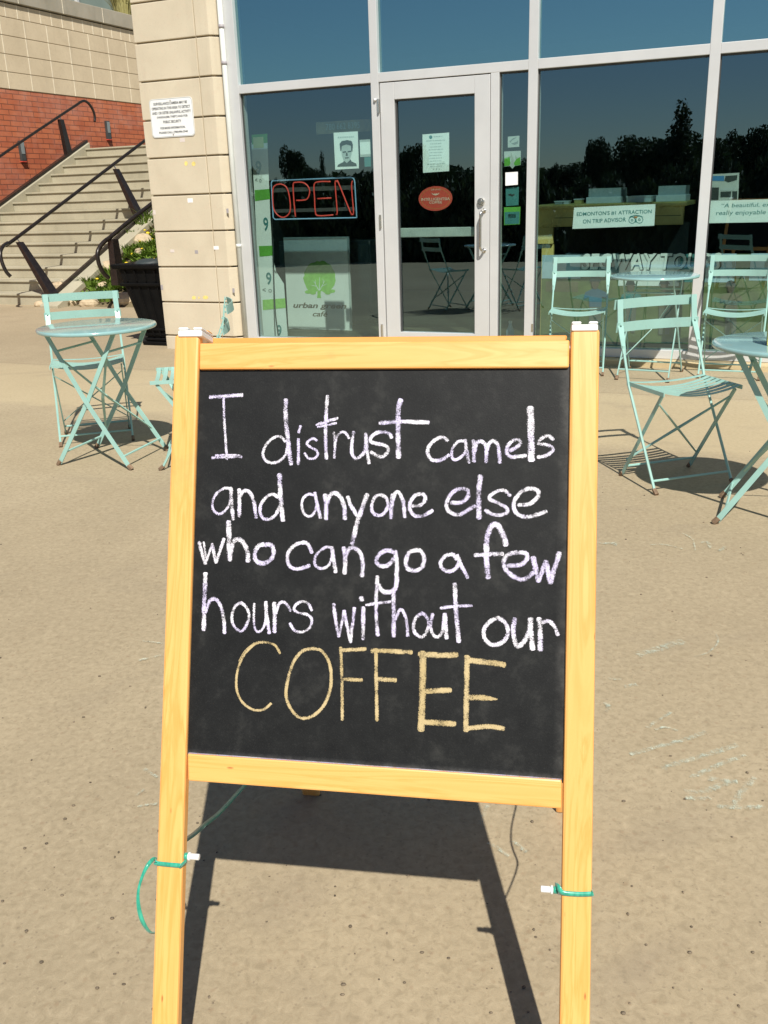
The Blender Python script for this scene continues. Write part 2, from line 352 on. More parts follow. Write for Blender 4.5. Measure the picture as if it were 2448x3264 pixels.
# ------------------------------------------------------------------ mesh building
ORG = {}                                            # world origin of every object built here
class MB:
    def __init__(self): self.v = []; self.f = []; self.uv = {}
    def add(self, vs, fs, uvs=None):
        b = len(self.v); self.v += [Vector(p) for p in vs]
        for i, f in enumerate(fs):
            self.f.append(tuple(b + k for k in f))
            if uvs is not None: self.uv[len(self.f) - 1] = uvs[i]
        return self
    def hexa(self, p):                               # 8 points: bottom 4 ccw, top 4
        return self.add(p, [(3, 2, 1, 0), (4, 5, 6, 7), (0, 1, 5, 4), (1, 2, 6, 5), (2, 3, 7, 6), (3, 0, 4, 7)])
    def frame(self, O, X, Y, Z, x0, x1, y0, y1, z0, z1):
        P = lambda x, y, z: O + X * x + Y * y + Z * z
        return self.hexa([P(x0, y0, z0), P(x1, y0, z0), P(x1, y1, z0), P(x0, y1, z0), P(x0, y0, z1), P(x1, y0, z1), P(x1, y1, z1), P(x0, y1, z1)])
    def box(self, x0, x1, y0, y1, z0, z1):
        return self.frame(Vector(), Vector((1, 0, 0)), Vector((0, 1, 0)), Vector((0, 0, 1)), x0, x1, y0, y1, z0, z1)
    def fbox(self, s0, s1, n0, n1, z0, z1):          # box in facade coordinates
        return self.frame(Vector(), A, N, Vector((0, 0, 1)), s0, s1, n0, n1, z0, z1)
    def bar(self, p, q, w, t, side=None):            # flat bar: w along side, t across
        p = Vector(p); q = Vector(q); d = (q - p); L = d.length; d.normalize()
        if side is None: side = Vector((0, 0, 1)) if abs(d.z) < 0.9 else Vector((1, 0, 0))
        side = Vector(side); side = (side - d * side.dot(d)).normalized(); n = d.cross(side)
        return self.frame(p, d, side, n, 0, L, -w / 2, w / 2, -t / 2, t / 2)
    def tube(self, pts, r, k=8, cap=True):
        pts = [Vector(p) for p in pts]; n = len(pts); rs = r if isinstance(r, (list, tuple)) else [r] * n
        ref = None; rings = []
        for i, p in enumerate(pts):
            d = (pts[min(i + 1, n - 1)] - pts[max(i - 1, 0)]).normalized()
            if ref is None: ref = Vector((0, 0, 1)) if abs(d.z) < 0.9 else Vector((1, 0, 0))
            ref = (ref - d * ref.dot(d)).normalized(); b = d.cross(ref)
            rings.append([p + (ref * math.cos(2 * math.pi * j / k) + b * math.sin(2 * math.pi * j / k)) * rs[i] for j in range(k)])
        vs = [p for rg in rings for p in rg]; fs = []
        for i in range(n - 1):
            for j in range(k): fs.append((i * k + j, i * k + (j + 1) % k, (i + 1) * k + (j + 1) % k, (i + 1) * k + j))
        if cap: fs.append(tuple(range(k - 1, -1, -1))); fs.append(tuple(range((n - 1) * k, n * k)))
        return self.add(vs, fs)
    def strip(self, pts, side, w, t, face=None):                # bent flat strip of thickness t
        pts = [Vector(p) for p in pts]; n = len(pts); side = Vector(side if side is not None else (0, 0, 1)).normalized(); vs = []; fs = []
        ws = w if isinstance(w, (list, tuple)) else [w] * n
        for i, p in enumerate(pts):
            d = (pts[min(i + 1, n - 1)] - pts[max(i - 1, 0)]).normalized()
            sd = d.cross(face).normalized() if face is not None else (side - d * side.dot(d)).normalized()
            nn = d.cross(sd)
            for a, b in ((-1, -1), (1, -1), (1, 1), (-1, 1)): vs.append(p + sd * (a * ws[i] / 2) + nn * (b * t / 2))
        for i in range(n - 1):
            for j in range(4): fs.append((i * 4 + j, i * 4 + (j + 1) % 4, i * 4 + 4 + (j + 1) % 4, i * 4 + 4 + j))
        fs.append((3, 2, 1, 0)); fs.append(tuple((n - 1) * 4 + j for j in range(4)))
        return self.add(vs, fs)
    def lathe(self, prof, k=48, O=Vector()):
        vs = []; fs = []
        for r, z in prof:
            for j in range(k): vs.append(O + Vector((r * math.cos(2 * math.pi * j / k), r * math.sin(2 * math.pi * j / k), z)))
        n = len(prof)
        for i in range(n - 1):
            for j in range(k): fs.append((i * k + j, i * k + (j + 1) % k, (i + 1) * k + (j + 1) % k, (i + 1) * k + j))
        fs.append(tuple(range(k - 1, -1, -1))); fs.append(tuple((n - 1) * k + j for j in range(k)))
        return self.add(vs, fs)
    def poly(self, pts, thick=None, nrm=None):       # flat polygon, optionally a slab
        pts = [Vector(p) for p in pts]; n = len(pts)
        if thick is None: return self.add(pts, [tuple(range(n))])
        q = [p + nrm * thick for p in pts]
        return self.add(pts + q, [tuple(range(n - 1, -1, -1)), tuple(range(n, 2 * n))] + [(i, (i + 1) % n, n + (i + 1) % n, n + i) for i in range(n)])
    def ball(self, c, r, sq=(1, 1, 1), seg=10):
        vs = []; fs = []; c = Vector(c); m = seg // 2
        for i in range(m + 1):
            a = math.pi * i / m
            for j in range(seg): vs.append(c + Vector((r * sq[0] * math.sin(a) * math.cos(2 * math.pi * j / seg), r * sq[1] * math.sin(a) * math.sin(2 * math.pi * j / seg), r * sq[2] * math.cos(a))))
        for i in range(m):
            for j in range(seg): fs.append((i * seg + j, (i + 1) * seg + j, (i + 1) * seg + (j + 1) % seg, i * seg + (j + 1) % seg))
        return self.add(vs, fs)
    def build(self, name, mat, parent=None, smooth=False, bevel=0.0, origin=None):
        o0 = ORG[parent.name] if parent is not None else (Vector(origin) if origin is not None else Vector())
        me = bpy.data.meshes.new(name); me.from_pydata([tuple(p - o0) for p in self.v], [], self.f)
        if self.uv:
            ul = me.uv_layers.new(name='UVMap')
            for i, pl in enumerate(me.polygons):
                if i in self.uv:
                    for li, c in zip(pl.loop_indices, self.uv[i]): ul.data[li].uv = c
        me.materials.append(M[mat] if isinstance(mat, str) else mat)
        me.validate(); me.update()
        if True:
            bm = bmesh.new(); bm.from_mesh(me); bmesh.ops.recalc_face_normals(bm, faces=bm.faces); bm.to_mesh(me); bm.free()
        if smooth:
            for p in me.polygons: p.use_smooth = True
        ob = bpy.data.objects.new(name, me); COL.objects.link(ob)
        if parent is not None: ob.parent = parent
        else: ob.location = o0
        ORG[ob.name] = o0
        if bevel:
            b = ob.modifiers.new('bevel', 'BEVEL'); b.width = bevel; b.segments = 2; b.limit_method = 'ANGLE'
        return ob
def each(mb, name, mat, parent, **kw):                # one object for every loose piece
    par = list(range(len(mb.v)))
    def fd(a):
        while par[a] != a: par[a] = par[par[a]]; a = par[a]
        return a
    for f_ in mb.f:
        for k in f_[1:]: par[fd(k)] = fd(f_[0])
    grp = {}
    for f_ in mb.f: grp.setdefault(fd(f_[0]), []).append(f_)
    out = []
    for fl_ in grp.values():
        idx = {}; m_ = MB()
        for f_ in fl_:
            for k in f_:
                if k not in idx: idx[k] = len(m_.v); m_.v.append(mb.v[k])
            m_.f.append(tuple(idx[k] for k in f_))
        out.append(m_.build(name, mat, parent, **kw))
    return out
def tag(o, label=None, cat=None, group=None, kind=None):
    if label: o['label'] = label
    if cat: o['category'] = cat
    if group: o['group'] = group
    if kind: o['kind'] = kind
    return o
def thing(name, label, cat, loc=(0, 0, 0), group=None, rz=0.0):
    o = bpy.data.objects.new(name, None); COL.objects.link(o); o.location = loc; o.rotation_euler = (0, 0, rz)
    o.empty_display_size = 0.1; ORG[o.name] = Vector(loc); return tag(o, label, cat, group)
def copy_tree(o, parent=None):
    c = o.copy(); COL.objects.link(c); c.parent = parent
    for ch in list(o.children): copy_tree(ch, c)
    return c
def smooth_path(pts, sub=6):
    P = [Vector(p) for p in pts]; out = []
    for i in range(len(P) - 1):
        p0 = P[max(i - 1, 0)]; p1 = P[i]; p2 = P[i + 1]; p3 = P[min(i + 2, len(P) - 1)]
        for k in range(sub):
            t = k / sub
            out.append(0.5 * ((2 * p1) + (p2 - p0) * t + (2 * p0 - 5 * p1 + 4 * p2 - p3) * t * t + (3 * p1 - p0 - 3 * p2 + p3) * t ** 3))
    out.append(P[-1]); return out
_tcache = {}
def glyphs(s, shear=0.0, bold=0.0, space=1.0):
    key = (s, shear, bold, space)
    if key in _tcache: return _tcache[key]
    cu = bpy.data.curves.new('txt', 'FONT'); cu.body = s; cu.shear = shear; cu.offset = bold; cu.space_character = space; cu.resolution_u = 3
    ob = bpy.data.objects.new('txt', cu); COL.objects.link(ob)
    dg = bpy.context.evaluated_depsgraph_get(); me = bpy.data.meshes.new_from_object(ob.evaluated_get(dg))
    vs = [(v.co.x, v.co.y) for v in me.vertices]; fs = [tuple(p.vertices) for p in me.polygons]
    bpy.data.objects.remove(ob); bpy.data.curves.remove(cu); bpy.data.meshes.remove(me)
    _tcache[key] = (vs, fs); return vs, fs
def text_into(mb, s, O, U, V, w, h, **kw):           # fills the w x h rectangle that starts at O (lower left)
    vs, fs = glyphs(s, **kw)
    x0 = min(v[0] for v in vs); x1 = max(v[0] for v in vs); y0 = min(v[1] for v in vs); y1 = max(v[1] for v in vs)
    mb.add([O + U * ((x - x0) / (x1 - x0) * w) + V * ((y - y0) / (y1 - y0) * h) for x, y in vs], fs); return mb
UP = Vector((0, 0, 1))
def ftext(mb, s, x0, y0, x1, y1, n, **kw):           # facade text: photo corners upper left, lower right
    s0, z1 = sz(x0, y0, n); s1, z0 = sz(x1, y1, n)
    return text_into(mb, s, S(s0, n, z0), A, UP, s1 - s0, z1 - z0, **kw)
def fquad(mb, x0, y0, x1, y1, n, t=0.002):           # upright facade panel from photo corners
    s0, z1 = sz(x0, y0, n); s1, z0 = sz(x1, y1, n); return mb.fbox(s0, s1, n, n + t, z0, z1)
def fpoly(mb, pts, n, t=0.001): return mb.poly([pn(x, y, n) for x, y in pts], t, N)
def fcircle(cx, cy, rx, ry, k=20): return [(cx + rx * math.cos(2 * math.pi * i / k), cy + ry * math.sin(2 * math.pi * i / k)) for i in range(k)]

# ================================================================== ground
g = MB(); g.box(-300, 300, -300, 300, -0.6, -0.25)
tag(g.build('ground', 'lawn'), kind='structure')
g = MB(); g.fbox(-45, 30, -3.1, 40, -0.249, 0.0)
plaza = tag(g.build('plaza_pavement', 'ground'), kind='structure')
def mark_strip(mb, pts, w, z):                       # chalk mark lying on the pavement, photo points
    P = smooth_path([gnd(x, y, z) for x, y in pts], 3); n = len(P)
    for i in range(n - 1):
        d = (P[i + 1] - P[i]).normalized(); sd = Vector((-d.y, d.x, 0)) * w / 2
        mb.add([P[i] - sd, P[i] + sd, P[i + 1] + sd, P[i + 1] - sd], [(0, 1, 2, 3)], [[(-1, 0), (1, 0), (1, 0), (-1, 0)]])
cm = MB()
_c = lambda pts: [(1850 + x * 0.452, 1600 + y * 0.452) for x, y in pts]
_d = lambda pts: [(1500 + x * 0.2893, 2500 + y * 0.2893) for x, y in pts]
_e = lambda pts: [(420 + x * 0.2893, 2440 + y * 0.2893) for x, y in pts]
for i, (pts, w) in enumerate([(_c([(350, 1780), (520, 1730), (700, 1685), (890, 1620)]), .013), (_c([(570, 1880), (790, 1810), (960, 1760), (1110, 1710)]), .015),
        (_c([(780, 1945), (900, 1890), (1030, 1830), (1170, 1785)]), .013), (_c([(400, 1080), (560, 1030), (730, 980)]), .026), (_c([(740, 2045), (900, 2030), (1010, 1985), (1060, 1975)]), .016),
        (_c([(900, 1945), (1000, 1965), (1110, 1975)]), .016), (_c([(1230, 1940), (1150, 2030), (1100, 2100), (1105, 2150)]), .014), (_c([(960, 2140), (1100, 2155), (1300, 2145)]), .012),
        (_c([(740, 2085), (860, 2090), (920, 2085)]), .012), (_c([(470, 1590), (540, 1540), (640, 1480)]), .009), (_c([(530, 1605), (600, 1585), (690, 1615)]), .008),
        (_c([(120, 290), (200, 290), (260, 285), (240, 305)]), .014), (_c([(850, 290), (890, 275), (920, 325)]), .012), (_c([(980, 345), (1020, 315)]), .012), (_c([(490, 300), (600, 300), (720, 330)]), .007),
        (_c([(720, 220), (790, 260), (810, 340)]), .006), (_c([(960, 930), (970, 990), (900, 1060), (800, 1090)]), .005), (_c([(165, 1410), (200, 1440), (180, 1475)]), .010), (_c([(200, 1245), (290, 1250)]), .009),
        (_c([(310, 1300), (400, 1285)]), .012), (_d([(190, 230), (150, 320), (100, 440)]), .009), (_d([(190, 640), (300, 700), (420, 790)]), .008), (_d([(470, 620), (540, 680), (620, 745)]), .008),
        (_e([(60, 450), (130, 435), (280, 420)]), .007), (_e([(50, 330), (140, 255)]), .006), (_e([(130, 30), (280, 130)]), .008), ([(440, 2105), (480, 2095), (512, 2088)], .010), ([(455, 2042), (520, 2050)], .007)]):
    mark_strip(cm, pts, w * 1.7, 0.0035 + i * 0.0001)
cm.build('chalk_scribble', 'chalk_g', plaza)
pb = MB()
for i in range(260):                                 # loose grit and crumbs on the pavement
    x = random.uniform(0, 2448); y = random.uniform(1350, 3260); p = gnd(x, y)
    if p.length > 7: continue
    r = random.uniform(.0012, .0036); pb.ball((p.x, p.y, r * .4), r, (random.uniform(.8, 1.6), random.uniform(.8, 1.4), .6), 6)
tag(pb.build('loose_grit', simple('grit', (0.16, 0.125, 0.085), 0.9, var=0.6, scale=30), smooth=True), kind='stuff')

# ================================================================== cafe building
FF = FN - 0.045
zt0 = sz(1848, 208, FF)[1]; zt1 = sz(1848, 175, FF)[1]
TOPZ = 4.1
s_pl = sz(516.6, 962.2, PN)[0]; s_pr = sz(708, 275, PN + .05)[0]
s_j0 = sz(727, 275, FF)[0]; s_j1 = sz(759.5, 275, FF)[0]
s_m1a, s_m1b = sz(1181, 268, FF)[0], sz(1206, 268, FF)[0]
s_d0, s_d1 = sz(1208, 262, FF)[0], sz(1562, 233, FF)[0]
s_k1 = sz(1591, 232, FF)[0]
s_m2a, s_m2b = sz(1684, 223, FF)[0], sz(1714, 221, FF)[0]
s_m3a, s_m3b = sz(2262, 172, FF)[0], sz(2297, 168, FF)[0]
step_ = s_m3a - s_m2a
s_m4a = s_m3a + step_; s_m4b = s_m4a + (s_m3b - s_m3a)
zs0 = sz(2448, 1156, FF)[1]; zs1 = sz(2448, 1127, FF)[1]
bld = thing('cafe_building', 'beige stone and glass cafe building with silver window frames behind the tables', 'building', S(-2, FN, 0))
# stone pier in coursed blocks
pier = MB(); pm = MB()
ys = [(-120, 395), (12.2, 421), (139.7, 434), (263, 447), (386.4, 459), (506.6, 471), (624.6, 482), (739, 494), (851, 505), (962.2, 516.6), (1068, 528)]
zj = [sz(x, y, PN)[1] for y, x in ys] + [-0.02]
zj = [zj[0] + (zj[0] - zj[1]) * k for k in range(4, 0, -1)] + zj
s_vj = 0.5 * (sz(616, 2, PN)[0] + sz(695, 962, PN)[0])
GR = 0.0065
for i in range(len(zj) - 1):
    z1 = zj[i] - GR; z0 = zj[i + 1] + (GR if i < len(zj) - 2 else 0)
    pier.fbox(s_pl, s_vj - .003, PN, PN + .3, z0, z1)
    c = 0.055                                        # chamfered corner towards the glass
    q = [(s_vj + .003, PN), (s_pr - c, PN), (s_pr, PN + c), (s_pr, PN + .07), (s_pr - .2, PN + .3), (s_vj + .003, PN + .3)]
    pier.poly([S(s, n, z0) for s, n in q], z1 - z0, UP)
pier_ob = pier.build('pier', 'pier', bld, bevel=0.006)
pm.fbox(s_pl + .012, s_pr - .2, PN + .022, PN + .29, 0, zj[0]); pm.fbox(s_pr - .199, s_pr - .047, PN + .024, PN + .06, 0, zj[0]); pm.build('pier_core', 'mortar', bld)
pj_ = MB(); pj_.fbox(s_vj - .004, s_vj + .004, PN + .006, PN + .02, 0, zj[0]); pj_.build('pier_joint', 'mortar', bld)
ym = MB()
for (x, y, w, h) in [(593, 521, 11, 15), (617, 522, 13, 15), (618, 949, 13, 12), (634, 949, 5, 8), (655, 948, 18, 12)]:
    ym.poly([pn(a, b, PN - .001) for a, b in fcircle(x, y, w / 2, h / 2, 9)])
each(ym, 'paint_smudge', 'yellow_mark', pier_ob)
# side wall and roof mass
w = MB(); w.fbox(s_pl + .02, s_pl + .3, PN + .31, 14, 0, TOPZ + .8); w.fbox(s_pl + .3, s_m4b + 3, 13.7, 14, 0, TOPZ + .8); w.fbox(s_m4b + 3 - .3, s_m4b + 3, FN + .1, 13.7, 0, TOPZ + .8)
each(w, 'outer_wall', 'wallstone', bld)
w = MB(); w.fbox(s_pl, s_m4b + 3, PN + .005, 14.2, TOPZ + .81, TOPZ + 1.0); w.build('roof', 'coping', bld)
w = MB(); w.fbox(s_pr + .04, s_m4b + 3, FN - .1, FN + .2, TOPZ, TOPZ + .805); w.build('fascia', 'pier', bld)
w = MB(); w.fbox(s_m4b, s_m4b + 2.7, FN - .1, FN + .2, 0, TOPZ - .001); w.build('outer_wall', 'pier', bld)
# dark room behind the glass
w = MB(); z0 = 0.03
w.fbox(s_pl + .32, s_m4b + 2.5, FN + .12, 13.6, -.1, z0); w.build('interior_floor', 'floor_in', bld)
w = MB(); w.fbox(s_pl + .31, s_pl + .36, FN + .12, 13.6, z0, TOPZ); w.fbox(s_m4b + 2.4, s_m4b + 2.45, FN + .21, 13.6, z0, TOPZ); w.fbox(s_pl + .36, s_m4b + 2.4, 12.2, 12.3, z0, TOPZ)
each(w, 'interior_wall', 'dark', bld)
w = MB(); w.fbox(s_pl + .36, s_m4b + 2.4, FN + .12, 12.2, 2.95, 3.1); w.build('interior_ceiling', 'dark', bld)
# frame members
def member(name, s0, s1, z0, z1, n0=FF, n1=FN + .07, bev=.003): m = MB(); m.fbox(s0, s1, n0, n1, z0, z1); return m.build(name, 'alu', bld, bevel=bev)
member('mullion', s_j0, s_j1, zs0, TOPZ); member('mullion', s_m1a, s_m1b, zs0, TOPZ); member('mullion', s_m2a, s_m2b, zs0, TOPZ)
member('mullion', s_m3a, s_m3b, zs0, TOPZ); member('mullion', s_m4a, s_m4b, zs0, TOPZ)
for a, b in ((s_j1, s_m1a), (s_m1b, s_m2a), (s_m2b, s_m3a), (s_m3b, s_m4a)): member('transom', a, b, zt0, zt1, FF + .002)
for a, b in ((s_j1, s_m1a), (s_k1, s_m2a), (s_m2b, s_m3a), (s_m3b, s_m4a)): member('window_sill', a, b, zs0, zs1, FF + .002)
member('door_jamb', s_d1 + .004, s_k1, zs0, zt0, FF + .003)
def pane(s0, s1, z0, z1, mat, par=bld, n=FN): m = MB(); m.fbox(s0, s1, n - .003, n + .003, z0, z1); return m.build('window_pane', mat, par)
for a, b in ((s_j1, s_m1a), (s_k1, s_m2a), (s_m2b, s_m3a), (s_m3b, s_m4a)): pane(a, b, zs1, zt0, 'glass')
for a, b in ((s_j1, s_m1a), (s_m1b, s_m2a), (s_m2b, s_m3a), (s_m3b, s_m4a)): pane(a, b, zt1, TOPZ, 'glass_up')
gk = MB()
for a, b in ((s_j1, s_m1a), (s_k1, s_m2a), (s_m2b, s_m3a), (s_m3b, s_m4a)): gk.fbox(a, b, FN - .016, FN - .004, zt0 - .012, zt0); gk.fbox(a, a + .008, FN - .016, FN - .004, zs1, zt0 - .013)
each(gk, 'gasket', 'rubber', bld)
w = MB(); w.fbox(s_pr + .03, s_m4b + 2.7, FN - .13, FN + .1, -.05, zs0 - .002); w.build('kerb', 'kerb', bld, bevel=.012)
# door leaf
DF = FF + .004
dz0, dz1 = zs0 + .02, zt0 - .008
dg0, dg1 = sz(1256, 316, DF)[0], sz(1512.5, 295, DF)[0]; dgz1 = sz(1400, 306, DF)[1]; dgz0 = sz(1380, 1061, DF)[1]
dm = MB(); n0, n1 = DF, FN + .03
dm.fbox(s_d0 + .003, dg0, n0, n1, dz0, dz1); dm.fbox(dg1, s_d1, n0, n1, dz0, dz1); dm.fbox(dg0, dg1, n0 + .001, n1, dgz1, dz1); dm.fbox(dg0, dg1, n0 + .001, n1, dz0, dgz0)
door = dm.build('door', 'alu', bld, bevel=.003)
pane(dg0, dg1, dgz0, dgz1, 'glass', door)
gk = MB(); gk.fbox(dg0, dg1, FN - .02, FN - .004, dgz1 - .012, dgz1); gk.fbox(dg0, dg0 + .012, FN - .02, FN - .004, dgz0, dgz1 - .013); each(gk, 'gasket', 'rubber', door)
hx, hz0 = sz(1531, 800, DF - .06); hz1 = sz(1540, 672, DF - .06)[1]; hz2 = hz0
hm = MB(); hs = hx
hp = [S(hs + .012, DF, hz1), S(hs + .008, DF - .035, hz1), S(hs, DF - .058, hz1 - .02), S(hs, DF - .06, hz1 - .06), S(hs, DF - .06, hz0 + .06), S(hs, DF - .058, hz0 + .02), S(hs + .008, DF - .035, hz0), S(hs + .012, DF, hz0)]
hm.tube(smooth_path(hp, 5), .0095, 10)
hm.tube([S(hs + .012, DF + .001, hz1), S(hs + .012, DF - .006, hz1)], .017, 14); hm.tube([S(hs + .012, DF + .001, hz0), S(hs + .012, DF - .006, hz0)], .017, 14)
hm.build('handle', 'steel', door, smooth=True)
lx, lz = sz(1534, 643, DF)
lm = MB(); lm.tube([S(lx, DF + .001, lz), S(lx, DF - .02, lz)], [.031, .027], 18); lm.tube([S(lx, DF - .02, lz), S(lx, DF - .03, lz)], .016, 14); lm.fbox(lx - .004, lx + .004, DF - .034, DF - .03, lz - .011, lz + .011)
lm.build('lock', 'steel', door, smooth=False, bevel=.001)
for (x, y) in ((1206, 338), (1213, 705), (1219, 1052)):
    hs_, hz_ = sz(x, y, FF); m = MB(); m.tube([S(hs_ + .002, FF - .012, hz_ - .05), S(hs_ + .002, FF - .012, hz_ + .05)], .0085, 10); m.fbox(hs_ - .008, hs_ + .010, FF - .011, FF + .003, hz_ - .045, hz_ + .045); m.build('hinge', 'steel', door)
ks, kz = sz(1196, 319, FF); m = MB(); m.tube([S(ks, FF + .002, kz), S(ks, FF - .016, kz)], [.014, .011], 14); m.build('contact_sensor', 'alu', bld, smooth=True)
b0, b1 = sz(1388, 725, FN + .08)[1], sz(1388, 755, FN + .08)[1]
m = MB(); m.fbox(dg0 - .02, dg1 + .02, FN + .05, FN + .10, b1, b0); m.build('push_bar', 'acrylic', door, bevel=.006)
fp = MB(); fs, fz = sz(1685, 1040, FF); fp.fbox(fs + .022, fs + .036, FF - .004, FF + .001, fz - .04, fz + .02); fp.build('latch_plate', 'steel', bld)

# white downpipe between pier and glass
dp = thing('downpipe', 'scuffed white vertical pipe between stone pier and cafe window', 'pipe', S(s_pr + .03, PN + .05, 0))
pN = PN + .052; px_ = sz(720.5, 275, pN)[0]
m = MB(); m.tube([S(px_, pN, 0.02), S(px_, pN, TOPZ - .01)], .0215, 18); m.build('pipe', 'whitepaint', dp, smooth=True)
for zz in (0.9, 2.62, 2.35):
    m = MB(); m.tube([S(px_, pN, zz), S(px_, pN, zz + .03)], .0235, 18); m.build('bracket', 'tape_grey' if zz > 2 else 'whitepaint', dp, smooth=True)

# ---- things on the pier
def panel_thing(name, label, cat, x0, y0, x1, y1, n, mat, group=None, t=.002):
    s0, z1 = sz(x0, y0, n); s1, z0 = sz(x1, y1, n)
    m = MB(); m.fbox(s0, s1, n, n + t, z0, z1)
    return tag(m.build(name, mat, None, origin=S((s0 + s1) / 2, n, z0)), label, cat, group)
# warning sign
WN = PN - .006
ws0, wz1 = sz(474, 318, WN); ws1 = sz(612, 316, WN)[0]; wz0 = sz(545, 437, WN)[1]
wsg = thing('notice_sign', 'white rounded metal surveillance notice sign on the stone pier', 'sign', S((ws0 + ws1) / 2, WN, wz0))
def rrect(s0, s1, z0, z1, r, n, k=6):
    pts = []
    for cx, cz, a0 in ((s1 - r, z1 - r, 0), (s0 + r, z1 - r, 90), (s0 + r, z0 + r, 180), (s1 - r, z0 + r, 270)):
        for i in range(k + 1):
            a = R(a0 + 90 * i / k); pts.append(S(cx + r * math.cos(a), n, cz + r * math.sin(a)))
    return pts
m = MB(); m.poly(rrect(ws0, ws1, wz0, wz1, .032, WN), .003, N); m.build('plate', 'white', wsg)
m = MB(); o_ = rrect(ws0 + .004, ws1 - .004, wz0 + .004, wz1 - .004, .03, WN - .0006); i_ = rrect(ws0 + .007, ws1 - .007, wz0 + .007, wz1 - .007, .027, WN - .0006); k_ = len(o_)
m.add(o_ + i_, [(i, (i + 1) % k_, k_ + (i + 1) % k_, k_ + i) for i in range(k_)]); m.build('border', 'greyink', wsg)
m = MB(); W_ = ws1 - ws0; Hh = wz1 - wz0
for i, (t, a, b) in enumerate([("SURVEILLANCE CAMERA MAY BE", .10, .88), ("OPERATING IN THIS AREA TO DETECT", .05, .94), ("AND / OR DETER UNLAWFUL ACTIVITY", .05, .95), ("(VANDALISM, THEFT) AND FOR", .15, .87), ("PUBLIC SECURITY", .29, .71), ("FOR MORE INFORMATION,", .21, .79), ("PLEASE CALL (780)496-2940", .17, .84)]):
    zc = wz1 - Hh * (.13 + .118 * i + (.045 if i > 4 else 0))
    m = MB(); text_into(m, t, S(ws0 + W_ * a, WN - .0008, zc - Hh * .035), A, UP, W_ * (b - a), Hh * .072, bold=.028); m.build('lettering', 'ink', wsg)
m = MB()
for zz in (wz1 - .02, wz0 + .02): m.ball(S((ws0 + ws1) / 2, WN - .002, zz), .006, (1, 1, 1), 8)
each(m, 'screw', 'steel', wsg)
TG = 'tape scraps stuck on the stone pier'
for (x, y, w_, h_, mt, lb) in [(606, 639, 18, 13, 'tape_white', 'bright white tape scrap high in the middle of the stone pier'), (725, 672, 8, 14, 'tape_grey', 'grey tape scrap near the right edge of the pier, upper one'),
        (492, 677, 9, 14, 'tape_pale', 'pale tape scrap on the left edge of the pier, upper one'), (549, 800, 14, 9, 'tape_pale', 'faint pale tape scrap in the left middle of the stone pier'),
        (626, 803, 11, 11, 'tape_grey', 'small square grey tape scrap in the centre of the stone pier'), (689, 790, 17, 11, 'tape_white', 'white tape scrap crossing the vertical joint of the pier'),
        (516, 916, 8, 16, 'tape_grey', 'grey tape scrap on the left edge of the pier, beside the black bin'), (744, 926, 8, 14, 'tape_grey', 'grey tape scrap above the tilted mint chair back'),
        (581, 446, 17, 12, 'tape_pale', 'pale tape scrap just under the surveillance notice sign'), (542, 1116, 9, 11, 'tape_grey', 'grey scrap at the foot of the pier beside the bin')]:
    panel_thing('tape_scrap', lb, 'tape', x - w_ / 2, y - h_ / 2, x + w_ / 2, y + h_ / 2, PN - .0015, mt, TG, .0012)

# ---- papers, signs and decals on or behind the glass
GN = FN + .010
neon_n = FN + .07
ne = thing('neon_open_sign', 'red neon OPEN sign with blue tube border in the left window', 'neon sign', pn(950, 700, neon_n))
_o = lambda x, y: (780 + x * 0.2532, 380 + y * 0.2532)
def ntube(pts, r, closed=False, sub=1, n=neon_n):
    P = [pn(*_o(*p), n) for p in pts]
    if closed: P.append(P[0])
    m_ = MB(); m_.tube(smooth_path(P, sub) if sub > 1 else P, r, 8); return m_
R_ = .0055
ntube([(350, 775), (1340, 733), (1372, 745), (1385, 790), (1412, 1240), (1400, 1240), (380, 1262), (358, 1235), (335, 800), (350, 775)], R_).build('blue_border', 'neon_blue', ne, smooth=True)
ntube([(450, 815), (390, 830), (355, 890), (360, 1100), (400, 1190), (470, 1235), (540, 1210), (575, 1130), (560, 960), (520, 850), (450, 815)], R_, False, 5).build('letter_tube', 'neon_red', ne, smooth=True)
ntube([(640, 1230), (625, 1090), (610, 830), (650, 795), (740, 800), (800, 850), (818, 920), (790, 1000), (730, 1020), (650, 1022)], R_, False, 4).build('letter_tube', 'neon_red', ne, smooth=True)
mm = ntube([(1080, 785), (960, 785), (890, 800), (872, 850), (880, 1000), (890, 1170), (930, 1215), (1115, 1205)], R_, False, 4)
mm.tube([pn(*_o(915, 1000), neon_n), pn(*_o(1090, 992), neon_n)], R_, 8); mm.build('letter_tube', 'neon_red', ne, smooth=True)
ntube([(1150, 1195), (1165, 1170), (1138, 810), (1160, 785), (1180, 800), (1330, 1170), (1352, 1195), (1370, 1170), (1345, 850), (1358, 775)], R_, False, 3).build('letter_tube', 'neon_red', ne, smooth=True)
m = MB(); fquad(m, *_o(340, 870), *_o(1375, 885), neon_n + .012, .004); fquad(m, *_o(345, 1135), *_o(1390, 1150), neon_n + .012, .004); each(m, 'support_bar', 'rubber', ne)
m = MB(); m.tube(smooth_path([pn(868, 695, FN + .2), pn(871, 800, FN + .2), pn(873, 900, FN + .2), pn(878, 1000, FN + .2), pn(890, 1090, FN + .2)], 4), .006, 6); m.build('power_cord', 'ink', ne)

